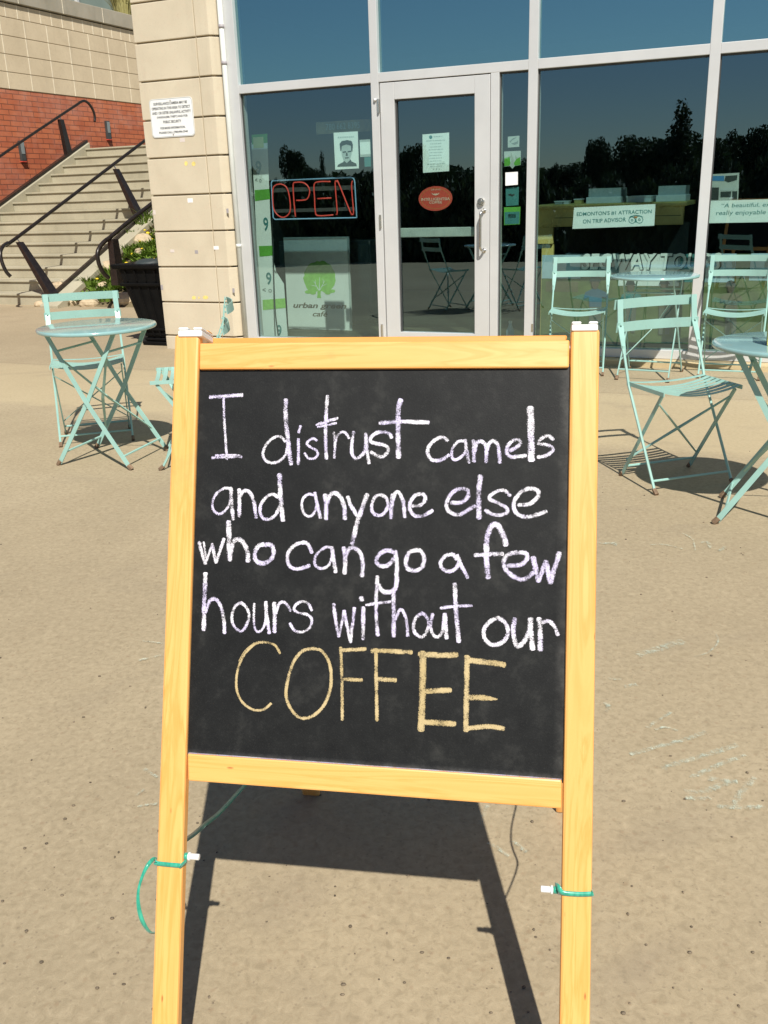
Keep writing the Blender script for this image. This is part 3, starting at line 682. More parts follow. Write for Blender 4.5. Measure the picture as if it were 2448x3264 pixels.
# portrait poster
po = thing('portrait_poster', 'small black and white poster of a man\'s head and shoulders in left window', 'poster', pn(1104, 540, GN))
_p = lambda pts: [_o(x, y) for x, y in pts]
m = MB(); fpoly(m, _p([(1118, 170), (1424, 152), (1438, 618), (1140, 635)]), GN + .004); m.build('sheet', 'paper', po)
m = MB(); fpoly(m, _p([(1165, 600), (1175, 572), (1240, 540), (1255, 510), (1330, 505), (1345, 530), (1405, 560), (1412, 592)]), GN + .003); m.build('jacket_print', 'ink', po)
m = MB(); fpoly(m, _p([(1215, 330), (1222, 450), (1245, 520), (1285, 552), (1320, 520), (1345, 440), (1350, 330), (1285, 290)]), GN + .002); m.build('face_print', 'paleink', po)
m = MB(); fpoly(m, _p([(1205, 400), (1195, 310), (1220, 275), (1290, 262), (1345, 275), (1362, 320), (1355, 410), (1342, 400), (1338, 335), (1280, 318), (1222, 338), (1215, 395)]), GN + .001)
fpoly(m, _p([(1232, 408), (1275, 402), (1276, 418), (1234, 424)]), GN + .001); fpoly(m, _p([(1295, 402), (1338, 396), (1340, 412), (1297, 418)]), GN + .001); fpoly(m, _p([(1262, 482), (1310, 478), (1308, 492), (1265, 496)]), GN + .001); fpoly(m, _p([(1278, 420), (1290, 420), (1298, 460), (1272, 462)]), GN + .001)
m.build('hair_print', 'ink', po)
m = MB()
for i in range(9): fpoly(m, _p([(1172 + i * 23, 222 - i * 1.3), (1188 + i * 23, 221 - i * 1.3), (1188 + i * 23, 240 - i * 1.3), (1172 + i * 23, 241 - i * 1.3)]), GN + .003)
m.build('heading_print', 'paleink', po)
# phone strip
ps = panel_thing('phone_strip', 'faint reddish strip with a phone number above the portrait poster', 'sign', *_o(895, 40), *_o(1590, 150), FN + .5, 'hill_print')
m = MB(); ftext(m, '780 662 8395', *_o(1020, 60), *_o(1450, 110), FN + .4975); m.build('lettering', 'greyink', ps)
# green leaflet next to the portrait
lf = panel_thing('leaflet', 'small pale green leaflet taped to the window right of the portrait', 'leaflet', *_o(1445, 260), *_o(1585, 470), GN + .002, 'acrylic')
m = MB(); fquad(m, *_o(1450, 290), *_o(1585, 440), GN + .0005, .001); m.build('picture', 'paper', lf)
panel_thing('sticker', 'grey blue sticker under the pale green leaflet in left window', 'sticker', *_o(1505, 480), *_o(1590, 595), GN + .002, 'teal_ink')
# banner strip with nines
bn = FN + .42
bt = thing('hanging_banner', 'tall narrow white banner with green bands and nines at left window edge', 'banner', pn(830, 1060, bn))
_q = lambda pts: [(780 + x * 0.2652, 700 + y * 0.2652) for x, y in pts]
m = MB(); fpoly(m, [(801, 455), (852, 450), (862, 700), (869, 815), (880, 865), (905, 905), (918, 1085), (842, 1085), (822, 860), (812, 640)], bn); m.build('sheet', 'paper', bt)
m = MB(); fpoly(m, [(802, 430), (852, 426), (852, 455), (803, 460)], bn - .002); fpoly(m, [(811, 606), (858, 602), (861, 634), (813, 641)], bn - .002); fpoly(m, _q([(170, 318), (335, 312), (345, 430), (178, 445)]), bn - .002)
each(m, 'green_band', 'green_print', bt)
m = MB(); fpoly(m, _q([(215, 965), (485, 945), (492, 1060), (220, 1088)]), bn - .002); m.build('lime_band', 'lime_print', bt)
m = MB(); fquad(m, 806, 438, 841, 470, bn - .004, .001); m.build('yellow_note', 'yellow_print', bt)
m = MB(); nb_ = bn - .003
for (x0, y0, x1, y1) in ((813, 513, 835, 556), (838, 693, 857, 736), (847, 868, 867, 908), (881, 1035, 899, 1072)): m = MB(); ftext(m, '9', x0, y0, x1, y1, nb_, bold=.02); m.build('numeral', 'teal_ink', bt)
m = MB()
for (x0, y0, x1, y1) in ((813, 568, 834, 581), (836, 918, 867, 932)): m = MB(); ftext(m, '< o', x0, y0, x1, y1, nb_); m.build('lettering', 'greyink', bt)
# white board with the tree logo
wn_ = FN + 1.10
wb = thing('cafe_sign_board', 'white freestanding board with a green tree logo and cafe name in left window', 'sign board', pn(1010, 1090, wn_))
m = MB(); fpoly(m, _q([(465, 215), (1245, 205), (1298, 1560), (540, 1560)]), wn_, .02); m.build('panel', 'white', wb)
m = MB(); fpoly(m, _q([(465, 215), (1245, 205), (1246, 225), (466, 236)]), wn_ - .006, .005); fpoly(m, _q([(1228, 205), (1246, 205), (1300, 1560), (1280, 1560)]), wn_ - .007, .005); m.build('frame', 'acrylic', wb)
random.seed(3)
tl = [(-0.02 + .98 * math.cos(a) * (1 + random.uniform(-.05, .05)), math.sin(a) * (1 + random.uniform(-.05, .05))) for a in [2 * math.pi * i / 40 for i in range(40)]]
tp = []
for x, y in tl:
    X = 905 + 195 * x; Y = 700 - 205 * y
    if Y > 820: Y = min(Y, 885 - 0.1 * abs(X - 905)); Y = Y if abs(X - 905) > 45 else 860
    tp.append((X, Y))
m = MB(); fpoly(m, _q(tp), wn_ - .001); fpoly(m, _q([(872, 850), (915, 850), (912, 900), (918, 942), (868, 942), (875, 900)]), wn_ - .0015)
for (x, y) in ((760, 870), (820, 880), (1000, 880), (1050, 860)): fpoly(m, _q(fcircle(x, y, 38, 22, 9)), wn_ - .0018)
m.build('tree_logo', 'lime_print', wb)
m = MB()
for a, b, w1 in (((890, 850), (830, 740), 9), ((895, 850), (900, 690), 9), ((900, 850), (965, 730), 9), ((860, 800), (800, 790), 7), ((930, 800), (990, 770), 7), ((850, 770), (850, 720), 6), ((945, 760), (940, 710), 6)):
    dx, dy = b[0] - a[0], b[1] - a[1]; L = math.hypot(dx, dy); ox, oy = -dy / L * w1 / 2, dx / L * w1 / 2
    fpoly(m, _q([(a[0] - ox, a[1] - oy), (b[0] - ox * .3, b[1] - oy * .3), (b[0] + ox * .3, b[1] + oy * .3), (a[0] + ox, a[1] + oy)]), wn_ - .0025)
m.build('branch_print', 'paper', wb)
m = MB(); ftext(m, 'urban green', *_q([(580, 995)])[0], *_q([(1225, 1092)])[0], wn_ - .001, shear=.25, bold=.03); m.build('lettering', 'brown_print', wb); m = MB(); ftext(m, 'café', *_q([(815, 1100)])[0], *_q([(1000, 1168)])[0], wn_ - .001, shear=.25, bold=.02)
m.build('lettering', 'brown_print', wb)
# dark cabinet behind the board
cb = MB(); s0, z1 = sz(852, 770, FN + 1.5); s1 = sz(1180, 770, FN + 1.5)[0]; cb.fbox(s0, s1, FN + 1.5, FN + 1.95, .03, z1)
for k in range(3): cb.fbox(s0 + .02 + k * (s1 - s0) / 3, s0 + (k + 1) * (s1 - s0) / 3 - .02, FN + 1.485, FN + 1.501, .08, z1 - .04)
tag(cb.build('cabinet', 'ink', None, origin=S((s0 + s1) / 2, FN + 1.7, .03), bevel=.006), 'black cabinet standing behind the white cafe board inside', 'cabinet')
# menu on the door
_m = lambda x, y: (1300 + x * 0.22905, 380 + y * 0.22905)
mn = thing('menu_sheet', 'white paper sheet with rows of print on the door glass', 'paper', pn(1390, 545, GN))
m = MB(); fpoly(m, [_m(203, 212), _m(575, 185), _m(575, 722), _m(212, 746)], GN + .003); m.build('sheet', 'paper', mn)
m = MB(); random.seed(5)
for i, (xa, xb, y, h_) in enumerate([(360, 480, 235, 14), (255, 515, 290, 13), (310, 470, 335, 11), (305, 465, 378, 11), (290, 490, 415, 13), (295, 480, 457, 11), (295, 470, 497, 11), (292, 475, 535, 12), (305, 465, 575, 11), (270, 510, 615, 13), (310, 470, 650, 11)]):
    x = xa
    while x < xb:
        w_ = random.uniform(8, 30); sl_ = -(x - 390) * .05; fpoly(m, [_m(x, y + sl_), _m(min(x + w_, xb), y + sl_ - w_ * .05), _m(min(x + w_, xb), y + h_ + sl_ - w_ * .05), _m(x, y + h_ + sl_)], GN + .002); x += w_ + random.uniform(4, 10)
for x in (350, 390, 430): fpoly(m, [_m(x, 685), _m(x + 18, 682), _m(x + 12, 705), _m(x + 4, 706)], GN + .002)
m.build('print_row', 'paleink', mn)
m = MB(); fpoly(m, [_m(*c) for c in fcircle(318, 250, 22, 25)], GN + .002); m.build('logo', 'teal_ink', mn)
# oval decal
ov = thing('oval_decal', 'red oval coffee decal on the door glass', 'decal', pn(1388, 670, GN))
m = MB(); fpoly(m, [_m(385 + 235 * math.cos(2 * math.pi * i / 48), 1103 + 172 * math.sin(2 * math.pi * i / 48) - 8 * math.cos(2 * math.pi * i / 48)) for i in range(48)], GN + .003); m.build('disc', 'red_print', ov)
m = MB(); O1 = [_m(385 + 205 * math.cos(2 * math.pi * i / 48), 1103 + 146 * math.sin(2 * math.pi * i / 48)) for i in range(48)]; O2 = [_m(385 + 198 * math.cos(2 * math.pi * i / 48), 1103 + 140 * math.sin(2 * math.pi * i / 48)) for i in range(48)]
V1 = [pn(*p, GN + .002) for p in O1 + O2]; m.add(V1, [(i, (i + 1) % 48, 48 + (i + 1) % 48, 48 + i) for i in range(48)]); m.build('ring', 'orange_print', ov)
m = MB(); ftext(m, 'INTELLIGENTSIA', *_m(185, 1098), *_m(585, 1125), GN + .001, bold=.02); m.build('lettering', 'cream_print', ov); m = MB(); ftext(m, 'COFFEE', *_m(295, 1142), *_m(475, 1172), GN + .001, bold=.02); m.build('lettering', 'cream_print', ov); m = MB(); ftext(m, 'SERVING', *_m(320, 972), *_m(455, 988), GN + .001); m.build('lettering', 'cream_print', ov); m = MB()
fpoly(m, [_m(*p) for p in ((325, 1028), (365, 1040), (375, 1030), (385, 1042), (395, 1030), (405, 1038), (445, 1022), (420, 1050), (388, 1062), (350, 1052))], GN + .001)
m.build('emblem', 'cream_print', ov)
# side light stickers
_s = lambda x, y: (1550 + x * 0.17172, 380 + y * 0.17172)
def sticker(label, pts, mat, extra=()):
    P = [_s(*p) for p in pts]; t = thing('window_sticker', label, 'sticker', pn(*P[0], GN), 'stickers on the side light')
    m_ = MB(); fpoly(m_, P, GN + .003); m_.build('sheet', mat, t)
    for nm, pp, mt in extra:
        m_ = MB()
        for q_ in pp: fpoly(m_, [_s(*p) for p in q_], GN + .002)
        m_.build(nm, mt, t)
    return t
sticker('pale square sticker with a grey swirl, topmost on the side light', [(400, 325), (615, 305), (612, 510), (400, 528)], 'acrylic', [('swirl_print', [[(430, 410), (500, 350), (560, 340), (470, 400), (450, 440)], [(460, 450), (560, 420), (590, 390), (585, 450), (520, 480)]], 'greyink')])
sticker('pale green tag sticker with green leaves and a pointed foot', [(330, 600), (640, 585), (640, 850), (530, 868), (485, 920), (440, 870), (335, 880)], 'acrylic', [('leaf_print', [[(335, 720), (430, 700), (450, 800), (430, 862), (335, 872)], [(635, 700), (560, 740), (510, 820), (530, 862), (632, 845)]], 'green_print')])
sticker('dark teal sticker with a small emblem below the white square', [(360, 1275), (605, 1255), (598, 1595), (365, 1612)], 'teal_ink', [('emblem_print', [[(395, 1405), (450, 1380), (480, 1400), (515, 1380), (530, 1410), (480, 1435)]], 'ink')])
sticker('dark green sticker with a framed picture, lowest on the side light', [(328, 1635), (635, 1625), (622, 1950), (330, 1965)], 'green_print', [('picture_print', [[(340, 1725), (620, 1715), (612, 1940), (342, 1952)]], 'teal_ink'), ('frame_print', [[(405, 1765), (550, 1758), (545, 1830), (410, 1838)]], 'ink')])
P_ = [_s(355, 990), _s(585, 975), _s(585, 1215), _s(355, 1235)]
m = MB(); fpoly(m, P_, FN - .006, .002); tag(m.build('white_card', 'white', None, origin=pn(*P_[0], FN - .006)), 'bright blank white square card outside on the side light glass', 'card')
# long signs on the right panes
_t = lambda x, y: (1700 + x * 0.2532, 520 + y * 0.2532)
ts = thing('attraction_sign', 'white window sign reading number one attraction beside an owl logo', 'sign', pn(1955, 720, GN))
m = MB(); fpoly(m, [_t(512, 560), _t(1538, 515), _t(1522, 788), _t(492, 828)], GN + .003); m.build('sheet', 'paper', ts)
def slant_text(m_, s_, pL, pR, hpx, n, **kw):        # baseline between two photo points
    a = pn(*pL, n); b = pn(*pR, n); u_ = (b - a); w_ = u_.length; up_ = pn(pL[0], pL[1] - hpx, n) - a; text_into(m_, s_, a, u_.normalized(), UP, w_, up_.length, **kw)
m = MB(); slant_text(m, "EDMONTON'S #1 ATTRACTION", _t(545, 672), _t(1488, 636), 13.5, GN + .002, bold=.012); m.build('lettering', 'teal_ink', ts); m = MB(); slant_text(m, 'ON TRIP ADVISOR', _t(622, 762), _t(1165, 735), 13, GN + .002, bold=.012); m.build('lettering', 'teal_ink', ts)
def ring(m_, cx, cy, r1, r0, n, k=24):
    V_ = [pn(*_t(cx + r1 * math.cos(2 * math.pi * i / k), cy + r1 * math.sin(2 * math.pi * i / k)), n) for i in range(k)] + [pn(*_t(cx + r0 * math.cos(2 * math.pi * i / k), cy + r0 * math.sin(2 * math.pi * i / k)), n) for i in range(k)]
    m_.add(V_, [(i, (i + 1) % k, k + (i + 1) % k, k + i) for i in range(k)])
m = MB(); ring(m, 1243, 718, 44, 36, GN + .002); ring(m, 1335, 712, 48, 40, GN + .002); ring(m, 1243, 718, 16, 8, GN + .002); ring(m, 1335, 712, 16, 8, GN + .002)
fpoly(m, [_t(*p) for p in ((1198, 690), (1225, 665), (1290, 652), (1350, 660), (1385, 680), (1340, 668), (1290, 664), (1235, 675))], GN + .0015); fpoly(m, [_t(*p) for p in ((1282, 715), (1300, 715), (1302, 745), (1283, 748))], GN + .0015); m.build('owl_print', 'teal_ink', ts)
m = MB(); fpoly(m, [_t(*p) for p in ((1265, 672), (1315, 670), (1300, 692), (1278, 694))], GN + .001); m.build('beak_print', 'orange_print', ts)
_w = lambda x, y: (2028 + x * 0.2532, 500 + y * 0.2532)
qs = thing('quote_sign', 'long white window sign with a visitor quote on the right pane', 'sign', pn(2350, 700, GN))
m = MB(); s0, z1 = sz(*_w(930, 552), GN + .003); z0 = sz(*_w(912, 835), GN + .003)[1]; m.fbox(s0, s0 + 1.15, GN + .003, GN + .004, z0, z1); m.build('sheet', 'paper', qs)
m = MB(); a = pn(*_w(1070, 655), GN + .002); text_into(m, '“A beautiful, exciting and', a, A, UP, .52, .036, shear=.12); m.build('lettering', 'teal_ink', qs); m = MB(); a = pn(*_w(1000, 752), GN + .002); text_into(m, 'really enjoyable experience”', a, A, UP, .61, .040, shear=.12); m.build('lettering', 'teal_ink', qs)
# poster on the far pane
rp = thing('notice_poster', 'dim notice poster with small pictures above the quote sign', 'poster', pn(2300, 630, FN + .35))
m = MB(); fpoly(m, [_w(955, 218), _w(1298, 200), _w(1283, 540), _w(945, 548)], FN + .35); m.build('sheet', 'acrylic', rp)
for pp, mt in (([(960, 240), (1110, 238), (1105, 305), (958, 300)], 'blue_print'), ([(1125, 240), (1275, 230), (1265, 290), (1160, 320), (1110, 300)], 'ink'), ([(950, 385), (1042, 385), (1035, 540), (948, 540)], 'ink'), ([(1062, 440), (1195, 435), (1190, 505), (1060, 508)], 'ink'), ([(1210, 435), (1272, 430), (1268, 535), (1208, 538)], 'ink'), ([(1065, 395), (1240, 385), (1238, 425), (1062, 428)], 'paleink')):
    m = MB(); fpoly(m, [_w(*p) for p in pp], FN + .348); m.build('picture_print', mt, rp)

# ---- interior: counter and the things on it
CN = FN + .85
ct = thing('service_counter', 'pale wooden service counter inside with a dark open front', 'counter', S(sz(1950, 700, CN)[0], CN, .03))
cs0, cz1 = sz(1708, 668, CN); cs1 = sz(2182, 645, CN)[0]; cz0 = sz(1830, 722, CN)[1]; cs2 = sz(1762, 750, CN)[0]
m = MB(); m.fbox(cs0, cs1, CN, CN + .05, cz0, cz1); m.build('front_board', 'counterwood', ct, bevel=.004)
m = MB(); m.fbox(cs0, cs2, CN + .001, CN + .05, sz(1740, 778, CN)[1], cz0 - .001); m.fbox(cs0 + .05, cs2, CN + .03, CN + .07, .03, sz(1740, 780, CN)[1]); m.build('end_post', 'counterwood', ct, bevel=.004)
m = MB(); m.fbox(cs0 - .02, cs1 + .02, CN - .02, CN + .7, cz1, cz1 + .035); m.build('counter_top', 'counterwood', ct, bevel=.004)
m = MB(); m.fbox(cs2, cs1, CN + .45, CN + .5, .03, cz0); m.build('back_board', 'dark', ct)
m = MB(); m.fbox(cs2 + .01, cs1 - .02, CN - .002, CN, (cz0 + cz1) / 2 - .003, (cz0 + cz1) / 2 + .003); m.build('plank_joint', 'hill_print', ct)
CT = cz1 + .035
def ontop(name, label, cat, x0, x1, ytop, d, mat, lip=False, n=CN + .12, group=None):
    s0, s1 = sz(x0, 640, n)[0], sz(x1, 640, n)[0]; zt = sz((x0 + x1) / 2, ytop, n)[1]
    t = thing(name, label, cat, S((s0 + s1) / 2, n, CT), group)
    if lip:
        m_ = MB(); m_.fbox(s0, s1, n, n + d, CT, CT + .05); m_.build('tray', 'paper', t, bevel=.003)
        m_ = MB(); m_.fbox(s0 + .01, s1 - .01, n + .05, n + .06, CT + .05, zt); m_.fbox(s0 + .01, s0 + .02, n + .06, n + d, CT + .05, zt); m_.fbox(s1 - .02, s1 - .01, n + .06, n + d, CT + .05, zt); m_.build('screen', mat, t)
    else:
        m_ = MB(); m_.fbox(s0, s1, n, n + d, CT, max(zt, CT + .02)); m_.build('body', mat, t, bevel=.004)
        m_ = MB(); m_.fbox(s0 - .004, s1 + .004, n - .004, n + d + .004, max(zt, CT + .02), max(zt, CT + .02) + .008); m_.build('lid', 'paper', t)
    return t
ontop('display_case', 'grey upright display case on a white tray at the counter\'s left half', 'display case', 1868, 1978, 600, .35, 'acrylic', True)
ontop('display_case', 'grey upright display case at the counter\'s right end', 'display case', 2090, 2185, 592, .35, 'acrylic', True)
ontop('flat_tray', 'low white tray lying between the two grey display cases', 'tray', 1997, 2075, 628, .3, 'paper')
ontop('napkin_box', 'dull grey napkin box at the counter\'s left end', 'box', 1768, 1793, 647, .12, 'acrylic')
ontop('paper_cup_stack', 'small white cup stack beside the dull napkin box', 'cups', 1796, 1813, 646, .08, 'paper')
ontop('wooden_block', 'small wooden block stand beside the white cup stack', 'stand', 1830, 1853, 637, .1, 'counterwood')

# ---- long printed banner low inside the right panes
BN = FN + .32
bs0, bz1 = sz(1728, 813, BN); bs1 = bs0 + 3.1; bz0 = sz(1800, 1085, BN)[1]
tb = thing('tour_banner', 'long printed tour banner with helmeted riders low behind right panes', 'banner', S(bs0, BN, bz0))
def bq(x0, y0, x1, y1, off, mat, nm):
    s0, z1 = sz(x0, y0, BN - off); s1, z0 = sz(x1, y1, BN - off); m_ = MB(); m_.fbox(s0, s1, BN - off, BN - off + .0015, z0, z1); return m_.build(nm, mat, tb)
m = MB(); m.fbox(bs0, bs1, BN, BN + .004, bz0, bz1); m.build('sheet', 'grass_print', tb)
for k, (x0, x1, mt, yb) in enumerate(((1728, 1850, 'skyblue_print', 888), (1850, 1975, 'greyink', 880), (1975, 2163, 'paper', 912), (2163, 2255, 'teal_ink', 900), (2255, 2340, 'skyblue_print', 900), (2395, 2600, 'skyblue_print', 895))):
    bq(x0, 813 - (x0 - 1728) * .008, x1, yb, .002, mt, 'photo_print')
bq(1740, 897, 1842, 930, .002, 'hill_print', 'photo_print')
m = MB(); a = pn(1856, 862, BN - .006); text_into(m, 'SEGWAY TOURS', a, A, UP, sz(2300, 850, BN)[0] - sz(1856, 862, BN)[0], .125, shear=.12, bold=.03); m.build('shadow_lettering', 'ink', tb)
m = MB(); a = pn(1853, 860, BN - .008); text_into(m, 'SEGWAY TOURS', a, A, UP, sz(2300, 850, BN)[0] - sz(1856, 862, BN)[0], .125, shear=.12, bold=.02); m.build('lettering', 'paper', tb)
for (cx, ty, sc, shirt) in ((1897, 880, 1.0, 'dull_blue'), (2010, 893, .9, 'teal_ink'), (2118, 890, .95, 'hill_print'), (2330, 895, .95, 'hill_print')):
    def Q(pts): return [(cx + x * sc, ty + y * sc) for x, y in pts]
    m = MB(); fpoly(m, Q([(-16, 12), (-13, 3), (0, -2), (12, 3), (15, 12), (20, 17), (-18, 17)]), BN - .011); m.build('helmet_print', 'ink', tb)
    m = MB(); fpoly(m, Q([(-12, 17), (12, 17), (11, 32), (4, 42), (-4, 42), (-11, 32)]), BN - .010); m.build('face_print', 'skin_print', tb)
    m = MB(); fpoly(m, Q([(-8, 40), (8, 40), (36, 52), (40, 70), (22, 66), (20, 98), (-18, 98), (-20, 66), (-36, 72), (-32, 52)]), BN - .009); m.build('shirt_print', shirt, tb)
    m = MB(); fpoly(m, Q([(-18, 98), (20, 98), (16, 185), (2, 185), (0, 120), (-6, 185), (-20, 185)]), BN - .009); m.build('trouser_print', 'dull_khaki', tb)
# bottle seen in the side light
bo = thing('water_bottle', 'clear blue water bottle on the floor inside the side light', 'bottle', gnd(1627, 1018, .03))
bp = gnd(1627, 1018, .03); bp = S(sz(1627, 1005, FN + .35)[0], FN + .35, .03)
bo.location = bp; ORG[bo.name] = bp
m = MB(); m.lathe([(.032, 0), (.034, .02), (.034, .15), (.014, .195), (.013, .21)], 18, bp); m.build('body', 'skyblue_print', bo, smooth=True)
m = MB(); m.lathe([(.015, .2105), (.015, .23)], 14, bp); m.build('cap', 'paper', bo)

# ================================================================== stairs, retaining wall, garden
STN, STR, STT = 10.12, .152, .34
SL, SRt = -12.35, -9.25                               # left and right side of the flight
st = MB()
for k in range(15):
    n0 = STN + STT * k; n1 = STN + STT * (k + 1) + .02 if k < 14 else 20
    st.fbox(SL, SRt, n0 + .012, n1, STR * k if k else -.02, STR * (k + 1) - .026)
    st.fbox(SL, SRt, n0 - .012, n1 - .001, STR * (k + 1) - .026, STR * (k + 1))
stairs = thing('staircase', 'wide pale concrete staircase climbing beside the brick wall', 'stairs', S(-10.8, STN, 0))
st.build('steps', 'step', stairs, bevel=.004)
m = MB()                                              # sloped kerbs either side
def slope(m_, s0, s1, na, nb, base, up, thick):
    za = base + (na - STN) * STR / STT; zb = base + (nb - STN) * STR / STT
    m_.hexa([S(s0, na, za), S(s1, na, za), S(s1, nb, zb), S(s0, nb, zb), S(s0, na, za + up), S(s1, na, za + up), S(s1, nb, zb + up), S(s0, nb, zb + up)])
slope(m, SRt + .001, SRt + .30, STN - .3, STN + STT * 15, -.25, .42, 0); m.build('side_kerb', 'step', stairs, bevel=.008)
m = MB(); slope(m, SL - .16, SL - .001, STN - 1.0, STN + STT * 14.4, -.2, .40, 0); m.build('side_kerb', 'step', stairs, bevel=.008)
m = MB(); slope(m, SL - .12, SL - .04, STN - 1.0, STN + STT * 14.4, .201, .05, 0); m.build('kerb_rail', 'black_steel', stairs)
m = MB(); slope(m, SRt + .04, SRt + .085, STN - .1, STN + STT * 15, .171, .05, 0); m.build('kerb_rail', 'black_steel', stairs)
m = MB(); slope(m, SRt + .296, SRt + .306, STN - .1, STN + STT * 15, .06, .035, 0); m.build('kerb_shadow_strip', 'soil', stairs)  # thin dark strip drawn as the shadow along the kerb's lower edge

# retaining wall in its own frame: local x runs along N
WS = -12.9
rw = bpy.data.objects.new('retaining_wall', None); COL.objects.link(rw); rw.location = S(WS, 0, 0); rw.rotation_euler = (0, 0, math.pi / 2 - PH); ORG[rw.name] = Vector()
tag(rw, 'tall retaining wall of orange brick under grey stone blocks and coping', 'wall')
zb_ = 3.235
def wpart(m_, nm, mt, bev=0): o = m_.build(nm, mt, rw, bevel=bev); return o
m = MB(); m.box(2, 24, 0, .4, -.1, zb_); wpart(m, 'brick_face', 'brick')
m = MB(); zc = [zb_ + .006, 3.515, 3.80, 4.095, 4.385, 4.61]
for i in range(5): m.box(2, 24, -.012, .39, zc[i] + .005, zc[i + 1] - .005)
wpart(m, 'stone_course', 'wallstone', .004)
m = MB(); m.box(2, 24, .004, .38, zb_ + .001, 4.6); wpart(m, 'stone_core', 'mortar')
m = MB()
for i in range(5):
    x = 2.3 + (.12 if i < 4 else 0)
    while x < 24: m.box(x - .008, x + .008, -.0145, -.011, zc[i] + .006, zc[i + 1] - .006); x += .566 if i < 4 else .283
wpart(m, 'stone_joint', 'mortar_pale')
m = MB(); m.box(2, 24, -.06, .45, 4.625, 4.89); wpart(m, 'coping', 'coping', .01)
m = MB(); x = 2.9
while x < 24: m.box(x - .006, x + .006, -.063, -.059, 4.63, 4.885); x += 1.13
wpart(m, 'coping_joint', 'mortar_pale')
for px, py, lb in ((205 / 3.072, 400 + 250 / 3.072, 'dark slim wall light on the brick, left one behind the handrail'), (1257 / 3.687, 1530 / 3.687, 'dark slim wall light on the brick, right one by the rail end')):
    p = pa(px, py, WS); n_ = p.dot(N); z_ = p.z
    wl_ = thing('wall_light', lb, 'wall light', S(WS, n_, z_), 'wall lights on the brick wall')
    m = MB(); m.fbox(WS, WS + .05, n_ - .055, n_ + .055, z_ - .17, z_ + .17); m.build('housing', 'lampglass', wl_, bevel=.006)
    m = MB(); m.fbox(WS + .051, WS + .056, n_ - .04, n_ + .04, z_ - .05, z_ + .15); m.build('lens', 'greyink', wl_)
    m = MB(); m.fbox(WS, WS + .055, n_ - .058, n_ + .058, z_ - .185, z_ - .171); m.build('base_cap', 'red_print', wl_)
# upper terrace with dry grass and the glazed block beyond
m = MB(); m.fbox(-30, WS - .4, 2, 24, 4.4, 4.65); tag(m.build('upper_terrace', 'soil'), kind='structure')
m = MB(); m.fbox(-30, WS - .4, 2, 24, -.2, 4.399); tag(m.build('terrace_fill', 'coping'), kind='structure')
up_ = thing('upper_building', 'grey green glazed building on the terrace above the stone wall', 'building', S(-17, 15, 4.55))
m = MB(); m.fbox(-22, -16.6, 6, 26, 4.55, 5.05); m.build('base_wall', 'coping', up_)
m = MB(); m.fbox(-22, -16.7, 6, 26, 5.06, 9); m.build('wall', simple('grey_green_panel', (0.22, 0.27, 0.23), 0.3, var=0.3, scale=.6), up_)
m = MB()
for k in range(12): m.fbox(-16.7, -16.62, 6 + k * 1.6, 6.08 + k * 1.6, 5.06, 9)
each(m, 'mullion', 'alu', up_)
random.seed(11)
def blades(m_, c, n, h, spread, w_=.012, lean=.5):
    for _ in range(n):
        a = random.uniform(0, 6.283); r_ = random.uniform(0, spread); b = Vector(c) + Vector((math.cos(a) * r_, math.sin(a) * r_, 0))
        hh = h * random.uniform(.6, 1.1); t = Vector((math.cos(a), math.sin(a), 0)) * hh * lean * random.uniform(.3, 1.2); sd = Vector((-math.sin(a), math.cos(a), 0)) * w_
        mid = b + t * .35 + UP * hh * .65; tip = b + t + UP * hh
        m_.add([b - sd, b + sd, mid + sd * .8, mid - sd * .8, tip], [(0, 1, 2, 3), (3, 2, 4)])
p = pa(1490 / 3.687, 170 / 3.687, WS - .3)
dg_ = thing('grass_tuft', 'tall dry yellow grass tuft on top of the stone wall', 'grass tuft', S(WS - .3, p.dot(N), 4.65))
m = MB(); blades(m, S(WS - .35, p.dot(N), 4.65), 260, 1.15, .16, .012, .55); m.build('blades', 'drygrass', dg_)

# handrails
def curl(P, d_out, d_dn, r_, a0, a1, k=8): return [P + d_out * (r_ * math.sin(R(a0 + (a1 - a0) * i / k))) + d_dn * (r_ * (1 - math.cos(R(a0 + (a1 - a0) * i / k)))) for i in range(k + 1)]
def c2(x, y): return (x / 3.072, 400 + y / 3.072)
def c1(x, y): return (x / 3.687, y / 3.687)
def blade_post(par, b, t, wb_, wt_, th=.014):
    b = Vector(b); t = Vector(t); m_ = MB(); vs = []
    for p, w_ in ((b, wb_), (t, wt_)):
        for sx, sy in ((-1, -1), (1, -1), (1, 1), (-1, 1)): vs.append(p + N * (sx * w_ / 2) + A * (sy * w_ * .32))
    m_.hexa(vs); return m_.build('post', 'black_steel', par, bevel=.003)
# rail on the wall side (vertical blades)
ra = thing('handrail', 'dark steel handrail along the brick wall with a hooked upper end', 'handrail', S(SL - .08, 14, 2), 'stair handrails')
sA = SL - .08
pk = [pa(*c2(-900, 965), sA), pa(*c2(-300, 500), sA), pa(*c2(0, 300), sA), pa(*c1(450, 1530), sA), pa(*c1(880, 1245), sA), pa(*c1(945, 1200), sA), pa(*c1(995, 1187), sA), pa(*c1(1050, 1225), sA), pa(*c1(1095, 1300), sA), pa(*c1(1113, 1370), sA), pa(*c1(1112, 1430), sA)]
m = MB(); m.tube(smooth_path(pk, 4), .024, 10); m.build('rail', 'black_steel', ra, smooth=True)
b = pa(*c2(690, 370), sA); t = pa(*c1(712, 1405), sA); blade_post(ra, b, t, .15, .10)
b2 = pa(*c2(-330, 1020), sA); blade_post(ra, b2, b2 + (t - b), .15, .10)
m = MB(); m.tube([t, t + UP * .05], .01, 6); m.build('rail_bracket', 'steel', ra)
